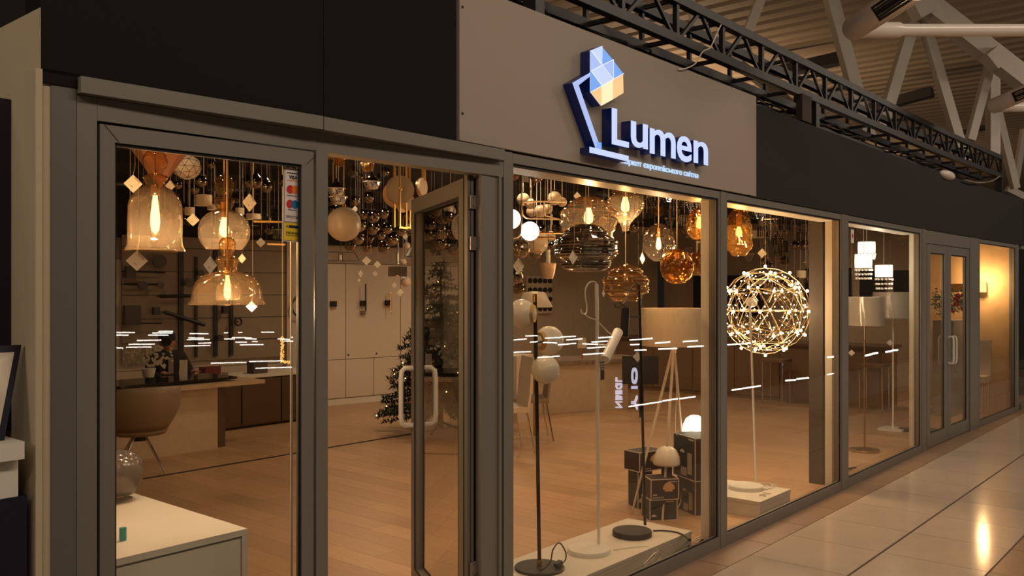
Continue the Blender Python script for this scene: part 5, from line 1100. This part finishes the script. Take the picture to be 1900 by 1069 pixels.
for px, py, h_, lb in ((668, 563, 14, 'small black wall lamp with long rod on the cupboards'), (714, 562, 20, 'thin vertical wall lamp with ring on the cupboards'), (613, 564, 5, 'small black square wall lamp beside the mullion')):
    q = wp(ws(px), .06); t = q.x*VX+q.y*VY; zz = HC-(py-HY)*t/F; r = T('wall_lamp', lb, 'wall lamp', (q.x, q.y, zz)); MB().box(q.x-.045, q.y-.05, zz-.04, q.x+.045, q.y-.0, zz+.04).build('body', BLACKM, r)
    k_ = t/F
    if h_ > 10: MB().tube([(q.x+.02, q.y-.06, zz-h_*k_), (q.x+.02, q.y-.06, zz+(h_*2.6 if h_ == 14 else h_)*k_)], .010, 6).build('rod', BLACKM if h_ == 14 else BRASS, r, 40)
    if h_ == 14: MB().box(q.x-.03, q.y-.04, zz-.17, q.x+.03, q.y, zz-.11).build('lower_box', mat('brown_box', (.2, .13, .08), .5), r)
# wall of display rails behind the sales desk
dwp = T('display_rail_wall', 'pale slatted display wall with dark upright rails behind the sales desk', 'display wall', wp(ws(400), .1, 1))
s0, s1 = ws(222), ws(530)
t_ = wp((s0+s1)/2).x*VX + wp((s0+s1)/2).y*VY
MB().obox(wp(s0), wp(s1), -.10, -.07, .75, 2.35).build('backboard', mat('display_wall_paint', (.34, .26, .19), .8), dwp)
for zj in (1.0, 1.3, 1.6, 1.9, 2.2): MB().obox(wp(s0), wp(s1), -.104, -.10, zj, zj+.008).build('groove', BLACKM, dwp)
for px, w_ in ((330, .06), (358, .03), (394, .05), (423, .045)): q = ws(px); MB().obox(wp(q-w_/2), wp(q+w_/2), -.13, -.10, .8, 2.3 if px in (330, 394) else 2.1).build('upright_rail', BLACKM, dwp)
MB().obox(wp(ws(524)), wp(ws(552)), -.14, -.02, .09, 2.6).build('pale_pilaster', CAB, dwp)
def WL(px, py, off=.2): q = wp(ws(px), off); t = q.x*VX+q.y*VY; return Vector((q.x, q.y, HC-(py-HY)*t/F))
for i, (kind, x0, y0, x1, y1, r_, lb) in enumerate((('rod', 222, 527, 288, 528, .012, 'horizontal black rod wall lamp with round heads, upper left'), ('rod', 288, 550, 352, 549, .022, 'dark tube wall lamp across the second rail'), ('rod', 296, 579, 370, 603, .025, 'slanted dark tube lamp below the horizontal one'), ('rod', 222, 600, 290, 600, .008, 'thin black picture light bar low at left'),
        ('rod', 222, 503, 296, 506, .010, 'thin upper black rod lamp behind the large price tag'), ('disc', 255, 530, 0, 0, .06, 'round black disc wall lamp left of the rails'), ('disc', 341, 525, 0, 0, .055, 'round dark disc lamp between the rails'), ('disc', 362, 507, 0, 0, .04, 'small dark disc lamp right of the second rail'), ('disc', 288, 529, 0, 0, .04, 'small disc at the end of the upper rod'), ('box', 233, 505, 0, 0, .06, 'small dark rectangular wall lamp at upper left'),
        ('box', 236, 585, 0, 0, .10, 'grey square wall lamp at lower left'), ('box', 280, 577, 0, 0, .04, 'small dark red brown wall lamp'), ('box', 407, 575, 0, 0, .04, 'small dark spotlight on the right rail'), ('disc', 398, 627, 0, 0, .04, 'small dark round spotlight low on the right rail'), ('ring', 431, 597, 0, 0, .05, 'small ring shaped wall lamp right of the rails'), ('ring', 548, 568, 0, 0, .16, 'large dark ring lamp cut by the window gasket'), ('disc', 286, 485, 0, 0, .085, 'oval dark disc lamp under the tall bell rim'))):
    q = WL(x0, y0); r = T('wall_lamp', lb, 'wall lamp', q); nv = Vector((AD.y, -AD.x, 0))
    if kind == 'rod': MB().tube([q, WL(x1, y1)], r_, 8).build('rod', BLACKM, r, 40)
    elif kind == 'disc': MB().tube([q, q+nv*.03], r_, 24).build('disc', mat('dim_brown_metal', (.05, .035, .025), .4), r, 40)
    elif kind == 'box': MB().box(q.x-r_, q.y-.03, q.z-r_*1.2, q.x+r_, q.y+.03, q.z+r_*1.2).build('box', mat('dim_brown_metal', (.05, .035, .025), .4), r)
    else: MB().tube([q+Vector((math.cos(i*PI/10)*r_, 0, math.sin(i*PI/10)*r_)) for i in range(21)], .012, 6, cap=False).build('ring', BLACKM, r, 40)
    MB().tube([q, q-nv*.12], .008, 6).build('bracket', BLACKM, r, 40)
# --- person at the sales desk -------------------------------------------------
pr = T('person', 'person in a dark cap and dark jacket looking down behind the sales desk', 'person', (4.4, 9.35, 0))
px0 = PT(307, 640, 9.95); X0, Y0 = px0.x, px0.y
def skin(name, verts, edges, rad, m, sub=2):
    me = D.meshes.new(name); me.from_pydata(verts, edges, []); me.update(); me.materials.append(m); o = link(name, me, pr)
    o.modifiers.new('skin', 'SKIN'); 
    for v, r in zip(me.skin_vertices[0].data, rad): v.radius = (r if isinstance(r, tuple) else (r, r))
    me.skin_vertices[0].data[0].use_root = True
    sb_ = o.modifiers.new('sub', 'SUBSURF'); sb_.levels = sb_.render_levels = sub; return o
JK = mat('dark_jacket_cloth', (.018, .016, .018), .8, vary=.2, scale=20); SKN = mat('skin', (.42, .20, .12), .5, vary=.05)
V = [(X0,Y0+.05,.45), (X0,Y0+.03,.62), (X0,Y0,.80), (X0,Y0-.02,.92), (X0,Y0-.02,.99), (X0-.17,Y0-.02,.91), (X0-.24,Y0-.1,.74), (X0-.20,Y0-.28,.69), (X0+.17,Y0-.02,.91), (X0+.24,Y0-.1,.74), (X0+.16,Y0-.28,.69), (X0-.1,Y0-.15,.44), (X0+.1,Y0-.15,.44)]
E = [(0,1),(1,2),(2,3),(3,4),(3,5),(5,6),(6,7),(3,8),(8,9),(9,10),(0,11),(0,12)]
skin('jacket', V, E, [(.16,.12),(.15,.11),(.17,.11),(.11,.09),(.06,.06),.075,.055,.04,.075,.055,.04,.09,.09], JK)
hz_ = PT(307, 636, 9.95).z
hd = MB().lathe([(1e-4, -.125), (.04, -.118), (.062, -.08), (.074, -.02), (.078, .04), (.07, .09), (.045, .12), (1e-4, .13)], 20, (X0, Y0-.03, hz_), 1, 1.18).build('head', SKN, pr, 80)
MB().tube([(X0, Y0-.02, .96), (X0, Y0-.03, hz_-.08)], .045, 12).build('neck', SKN, pr, 60)
q = ray(307); fd = Vector((-q[0], -q[1], 0)).normalized(); sd_ = Vector((-fd.y, fd.x, 0)); fc_ = Vector((X0, Y0-.03, hz_))
MB().prism([fc_+fd*.085+sd_*.012+Vector((0,0,-.035)), fc_+fd*.085-sd_*.012+Vector((0,0,-.035)), fc_+fd*.075+Vector((0,0,.01))], fd*.022).build('nose', SKN, hd)
for s_ in (-1, 1): MB().sph(fc_+fd*.078+sd_*s_*.03+Vector((0,0,.0)), .009, 8, 6).build('eye', BLACKM, hd, 80); MB().sph(fc_+sd_*s_*.078+Vector((0,0,-.01)), .02, 8, 6, 1.4).build('ear', SKN, hd, 80)
MB().bar(fc_+fd*.082+sd_*.022+Vector((0,0,-.062)), fc_+fd*.082-sd_*.022+Vector((0,0,-.062)), .008).build('mouth', mat('lips', (.30, .09, .07), .5), hd)
MB().lathe([(.084, .025), (.09, .05), (.086, .10), (.06, .135), (1e-4, .145)], 22, (X0, Y0-.03, hz_), 1, 1.15).tube([fc_+fd*.06+Vector((0,0,.035)), fc_+fd*.15+Vector((0,0,.02))], [.06, .05], 10).build('cap', JK, pr, 60)
MB().box(X0-.03, Y0-.125, .72, X0+.03, Y0-.10, .90).build('shirt_front', mat('grey_shirt', (.25, .2, .16), .8), pr)
for sx, xx in ((-1, X0-.20), (1, X0+.16)):
    hb = MB().sph((xx, Y0-.34, .755), .036, 12, 8, .6)
    for k in range(4): hb.tube([(xx-.024+.016*k, Y0-.36, .755), (xx-.026+.017*k, Y0-.40, .757), (xx-.026+.017*k, Y0-.425, .750)], .0075, 6)
    hb.tube([(xx-sx*.03, Y0-.34, .755), (xx-sx*.05, Y0-.375, .755)], .009, 6); hb.build('hand', SKN, pr, 80)
# pot plant and papers on the desk
pp_ = T('potted_plant', 'bushy pale flowering pot plant on the sales desk left of the person', 'plant', PT(270, 690, 8.9)); r_ = random.Random(3); c = PT(276, 700, 8.9)
MB().lathe([(.05, 0), (.07, .09), (.065, .09), (1e-4, .08)], 16, c).build('pot', WHITE, pp_, 60); lv = MB()
for i in range(150):
    a = r_.uniform(0, 2*PI); h = r_.uniform(.08, .30); rr = r_.uniform(.02, .26)*(1.1-h); p = c+Vector((rr*math.cos(a), rr*math.sin(a), h)); s_ = .022
    lv.add([p, p+Vector((s_, s_*.4, s_*.8)), p+Vector((s_*.2, s_, s_*1.6)), p+Vector((-s_*.6, s_*.3, s_))], [(0, 1, 2, 3)])
lv.build('leaves', mat('pale_dry_leaves', (.36, .30, .20), .7, vary=.4, scale=60), pp_, kind='stuff')
a, b = PT(333, 712, 9.0), PT(347, 668, 9.0); a.z = .742; o = MB().obox((a.x, a.y), (b.x, b.y), 0, .01, a.z, b.z).build('paper_stand', CARD); tag(o, 'upright pale paper stand on the sales desk right of the person', 'paper stand')
gg = T('gold_garland_lamp', 'gold glittering corner lamp hanging at the right of the left window', 'decoration', PT(524, 650, 7)); mb = MB(); r_ = random.Random(9)
for i in range(60): p = PT(524+r_.uniform(-3, 3), 625+i*.8, 7.0); mb.sph(p, .006, 5, 4)
for i in range(14): p = PT(526+i, 672+r_.uniform(-2, 2), 7.0); mb.sph(p, .006, 5, 4)
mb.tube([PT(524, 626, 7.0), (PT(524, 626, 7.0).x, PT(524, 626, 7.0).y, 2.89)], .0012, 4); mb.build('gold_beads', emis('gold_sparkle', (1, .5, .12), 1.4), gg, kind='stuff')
# --- christmas tree ----------------------------------------------------------------
tb = PT(818, 792, 10.3); tx_, ty_ = tb.x, tb.y; xt = T('christmas_tree', 'tall green christmas tree with small lights behind the open door leaf', 'tree', (tx_, ty_, 0)); r_ = random.Random(5)
MB().tube([(tx_, ty_, .05), (tx_, ty_, 1.95)], [.03, .01], 8).build('trunk', mat('bark', (.06, .035, .02), .8), xt, 40)
NEED = mat('dark_fir_needles', (.022, .045, .022), .8, vary=.5, scale=30)
lg = MB()
for k in range(4): a = k*PI/2+.4; lg.tube([(tx_, ty_, .12), (tx_+.3*math.cos(a), ty_+.3*math.sin(a), .015)], .012, 6)
lg.build('stand', BLACKM, xt, 40); br_ = MB(); ned = MB(); lights = MB()
for L_ in range(26):
    h0 = .30+L_*.066; R0 = .72*(1-L_/27.5)+.04; nb = max(4, int(16*(1-L_/30)))
    for k in range(nb):
        h = h0+r_.uniform(-.05, .05); a = 2*PI*k/nb+L_*.7+r_.uniform(-.3, .3); rr = R0*r_.uniform(.85, 1.05); e = Vector((tx_+rr*math.cos(a), ty_+rr*math.sin(a), h-.02-.10*rr)); s_ = Vector((tx_, ty_, h))
        br_.tube([s_, e], [.008, .003], 4, cap=False); st_ = max(4, int(rr/.035))
        for j in range(1, st_+1):
            p = s_.lerp(e, j/st_)
            for q_ in range(7):
                v = Vector((r_.uniform(-1, 1), r_.uniform(-1, 1), r_.uniform(-.8, 1))).normalized()*.05; n_ = v.cross(Vector((0, 0, 1))).normalized()*.012 if abs(v.z) < .045 else Vector((.012, 0, 0))
                ned.add([p-n_, p+n_, p+v*1.25+(e-s_).normalized()*.03], [(0, 1, 2)])
        if r_.random() < .16: lights.sph(e+Vector((0, 0, .01)), .007, 5, 4)
br_.build('branches', mat('bark', (.06, .035, .02), .8), xt, kind='stuff'); ned.build('needles', NEED, xt, kind='stuff'); lights.build('tree_lights', emis('tree_light_glow', (1, .62, .2), 14), xt, kind='stuff')
bme = MB().sph((0, 0, 0), .035, 14, 10).mesh('bauble', mat('gold_bauble', (.45, .30, .16), .2, .8), 80)
for i in range(22):
    h = .4+1.3*r_.random(); R0 = .68*(1-(h-.3)/1.75)+.03; a = r_.uniform(0, 2*PI)
    o = link('bauble', bme, None, (tx_+R0*math.cos(a), ty_+R0*math.sin(a), h-.04)); tag(o, 'small gold bauble hanging on the christmas tree', 'bauble', 'baubles on the christmas tree')
# box-like armchair behind the tree, and far counter
sh = T('low_side_unit', 'long low brown unit along the right side behind the floor lamps', 'cabinet', (12, 6, 0))
BRN = mat('brown_laminate', (.20, .125, .075), .5, vary=.06)
MB().box(12.6, 4.0, .0, 13.3, 8.4, .84).build('body', BRN, sh); MB().box(12.55, 3.95, .84, 13.35, 8.45, .88).build('top', mat('dark_brown_top', (.12, .075, .05), .4), sh)
for i in range(6): MB().box(12.585, 4.02+.73*i, .06, 12.6, 4.73+.73*i, .80).build('door', BRN, sh)
for y in (4.0, 4.6, 5.4):
    q = Vector((12.9, y, .88)); o = T('bar_stool', 'slim chrome bar stool standing on display behind the far windows', 'stool', (12.3, y, 0), 'bar stools by the brown unit')
    MB().box(12.15, y-.17, .62, 12.47, y+.17, .66).build('seat', BRN, o)
    for sx in (12.17, 12.45):
        for sy in (-.15, .15): MB().tube([(sx, y+sy, .62), (sx, y+sy, 0)], .009, 6).build('leg', CHROME, o, 40)
for i, (y0, y1, z0, z1, lb) in enumerate(((3.9, 4.6, 1.55, 2.0, 'black wall screen high behind the double door'), (5.3, 6.1, 1.5, 2.05, 'black wall screen between the drum shades and the reveal'), (6.9, 8.3, 1.2, 1.95, 'large dark wall panel behind the brass floor lamp'), (4.75, 5.15, 1.55, 2.0, 'narrow black wall screen beside the double door'))):
    o = MB().box(15.1, y0, z0, 15.19, y1, z1).build('wall_screen', BLACKM); tag(o, lb, 'screen')
# planter with festive greenery behind the double door
fg = T('festive_garland', 'green festive garland with red baubles on a stand behind the double door', 'garland', PT(1775, 580, 11.6)); mb = MB(); rb = MB(); r_ = random.Random(12)
for i in range(600):
    p = PT(r_.uniform(1732, 1796), 560+r_.gauss(0, 1)*9, 11.9+r_.uniform(-.2, .2)); v = Vector((r_.uniform(-1, 1), r_.uniform(-1, 1), r_.uniform(-1, 1)))*.05; mb.add([p, p+v, p+v*.5+Vector((.015, 0, .02))], [(0, 1, 2)])
for i in range(14): rb.sph(PT(r_.uniform(1762, 1794), 545+r_.uniform(0, 35), 11.7), .028, 8, 6)
mb.build('greenery', mat('grey_green_needles', (.14, .20, .12), .8, vary=.4), fg, kind='stuff'); rb.build('red_balls', mat('red_bauble', (.45, .04, .02), .3), fg, kind='stuff'); q = PT(1770, 580, 11.9)
MB().box(q.x-.45, q.y-.1, 0, q.x+.3, q.y+.15, q.z-.10).build('stand', mat('grey_console', (.3, .26, .22), .5), fg)
ws_ = T('wall_sconce', 'glowing wall sconce on the patterned wall in the far window', 'wall lamp', (13.6, 2.93, 1.72)); MB().tube([(13.55, 2.93, 1.64), (13.55, 2.93, 1.78)], .045, 14).build('lit_shade', emis('sconce_glow', (1, .6, .25), 3), ws_, 40); MB().box(13.58, 2.89, 1.66, 13.62, 3.35, 1.76).build('bracket', BRASS, ws_)
pc = T('padded_chair', 'pale padded chair standing in the far window before the patterned wall', 'chair', (13.2, 3.0, 0)); MB().box(13.05, 2.8, .42, 13.45, 3.2, .5).build('seat', CREAM, pc); MB().box(13.40, 2.8, .5, 13.46, 3.2, .98).build('backrest', CREAM, pc)
for sx in (13.08, 13.42):
    for sy in (2.83, 3.17): MB().tube([(sx, sy, .42), (sx, sy, 0)], .01, 6).build('leg', CHROME, pc, 40)
# ================================================================== LOWER HALL LIGHTS AND SIGNS (mirrored in the glass)
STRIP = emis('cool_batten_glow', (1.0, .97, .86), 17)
def mirror(px, py, zz):                 # real point whose reflection in the shop glass is seen at (px,py)
    t = (HC-zz)*F/(py-HY); rx, ry = ray(px); p = Vector((rx*t, ry*t)); a = fac(px)
    for (x0, y0), (x1, y1) in zip(FV, FV[1:]):
        if x0 <= a.x <= x1: d = Vector((x1-x0, y1-y0)).normalized(); o = Vector((x0, y0)); break
    n = Vector((-d.y, d.x)); k = (p-o).dot(n); p = p-n*2*k
    return Vector((p.x, p.y, zz))
ST = [(212,250,617,617),(208,238,622,622),(294,321,615,615),(283,320,618,618),(275,312,622,622),(254,299,632,631),(239,287,639,638.5),(234,281,644.5,644),(207,228,645,646),(352,386,619,619.5),(350,378,627,627.5),(347,389,630,630),(368,392,637,636.5),(342,390,642,641),
 (416,423,617.5,617.5),(442,449,617,617),(485,509,616.5,616.5),(430,467,626.5,627),(416,436,629,629),(455,476,629,629),(437,458,635,635),(468,478,634,634),(445,489,640,639.5),(516,537,629,630),(527,557,633,634),(540,557,626,626),(391,457,674,672.5),(462,524,671,669.5),(474,542,683.5,681.5),
 (951,977,631,629),(951,985,654,652.5),(975,997,623.5,623),(984,997,635,634),(1012,1040,627.5,626.5),(1041,1068,625.5,624),(1051,1080,631,629),(1008,1033,635.5,636.5),(1036,1068,640,637),(1081,1109,638,639),(1098,1127,635,633),(1111,1136,627,625.5),(1090,1123,646,644),(1082,1120,658,655.5),(998,1038,663.5,661),
 (1169,1184,631,630),(1186,1210,630,628),(1170,1186,640,639),(1178,1199,650,649),(1216,1243,637,634.5),(1222,1256,648,646.5),(1268,1294,634,632.5),(1276,1305,644,642),(1167,1227,754.5,745.5),(1230,1257,744,740),(1261,1290,740,736),
 (1358,1411,724,716),(1458,1476,706.5,705),(1479,1500,703.5,701),(1536,1562,695.5,691),(1350,1392,640,637),(1606,1619,660,657),(1620,1628,656,655),(1644,1654,653,651.5),(1656,1665,650.5,649.5),(1536,1560,663,661)]
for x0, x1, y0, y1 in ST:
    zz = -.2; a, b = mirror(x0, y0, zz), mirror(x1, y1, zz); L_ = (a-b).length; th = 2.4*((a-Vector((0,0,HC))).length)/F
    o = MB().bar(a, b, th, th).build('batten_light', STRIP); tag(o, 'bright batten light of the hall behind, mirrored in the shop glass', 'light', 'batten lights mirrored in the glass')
# lit sign across the walkway, read mirrored in the far windows
SGN = emis('sign_letters_glow', (.75, .75, .95), 7)
def msign(label, word, px0, px1, py0, py1, Y):
    # straight sign wall at distance Y from the glass plane on the camera's side, letters face the shop
    r0, r1 = ray(px0), ray(px1); t0, t1 = (2.6+Y)/r0[1], (2.6+Y)/r1[1]; xa_, xb_ = r0[0]*t0, r1[0]*t1; yy = 2.6-Y
    tm_ = (t0+t1)/2; z0, z1 = HC-(py1-HY)*tm_/F, HC-(py0-HY)*tm_/F
    r = T('hall_sign', label, 'sign', ((xa_+xb_)/2, yy, z0)); fit_text('sign_letters', word, SGN, (xb_, yy, z0), (xa_, yy, z0), z1-z0, r, offset=.03, thick=.03, normal=(0, 1, 0)); return r
msign('lit white letters across the walkway, mirrored in the far windows', 'E ER K', 1841, 1902, 480, 494, 4.2)
def vsign(label, word, px, pya, pyb, wpx, t):
    p = Vector((ray(px)[0]*t, ray(px)[1]*t)); y = 5.32-p.y; z0, z1 = HC-(pyb-HY)*t/F, HC-(pya-HY)*t/F; w_ = wpx*t/F
    me = textmesh(word, .02, .02); xs_ = [v.co.x for v in me.vertices]; ys_ = [v.co.y for v in me.vertices]; a0, a1, b0, b1 = min(xs_), max(xs_), min(ys_), max(ys_)
    for v in me.vertices: v.co = ((-.5+(v.co.y-b0)/(b1-b0))*w_*VY*1.3, (.03 if v.co.z > 0 else 0)+(-.5+(v.co.y-b0)/(b1-b0))*w_*.76, (v.co.x-a0)/(a1-a0)*(z1-z0))
    me.materials.clear(); me.materials.append(SGN); r = T('hall_sign', label, 'sign', (p.x, y, z0)); link('sign_letters', me, r, (p.x, y, z0)); return r
vsign('small lit vertical lettering mirrored left in the second window glass', 'NBEGL', 1145, 700, 757, 10, 15)
vsign('small lit vertical lettering with a round emblem mirrored beside the black lamp pole', 'I Y IO', 1174, 682, 778, 9, 15.5)
# small warm ceiling spot dots reflected are left to the real lamps
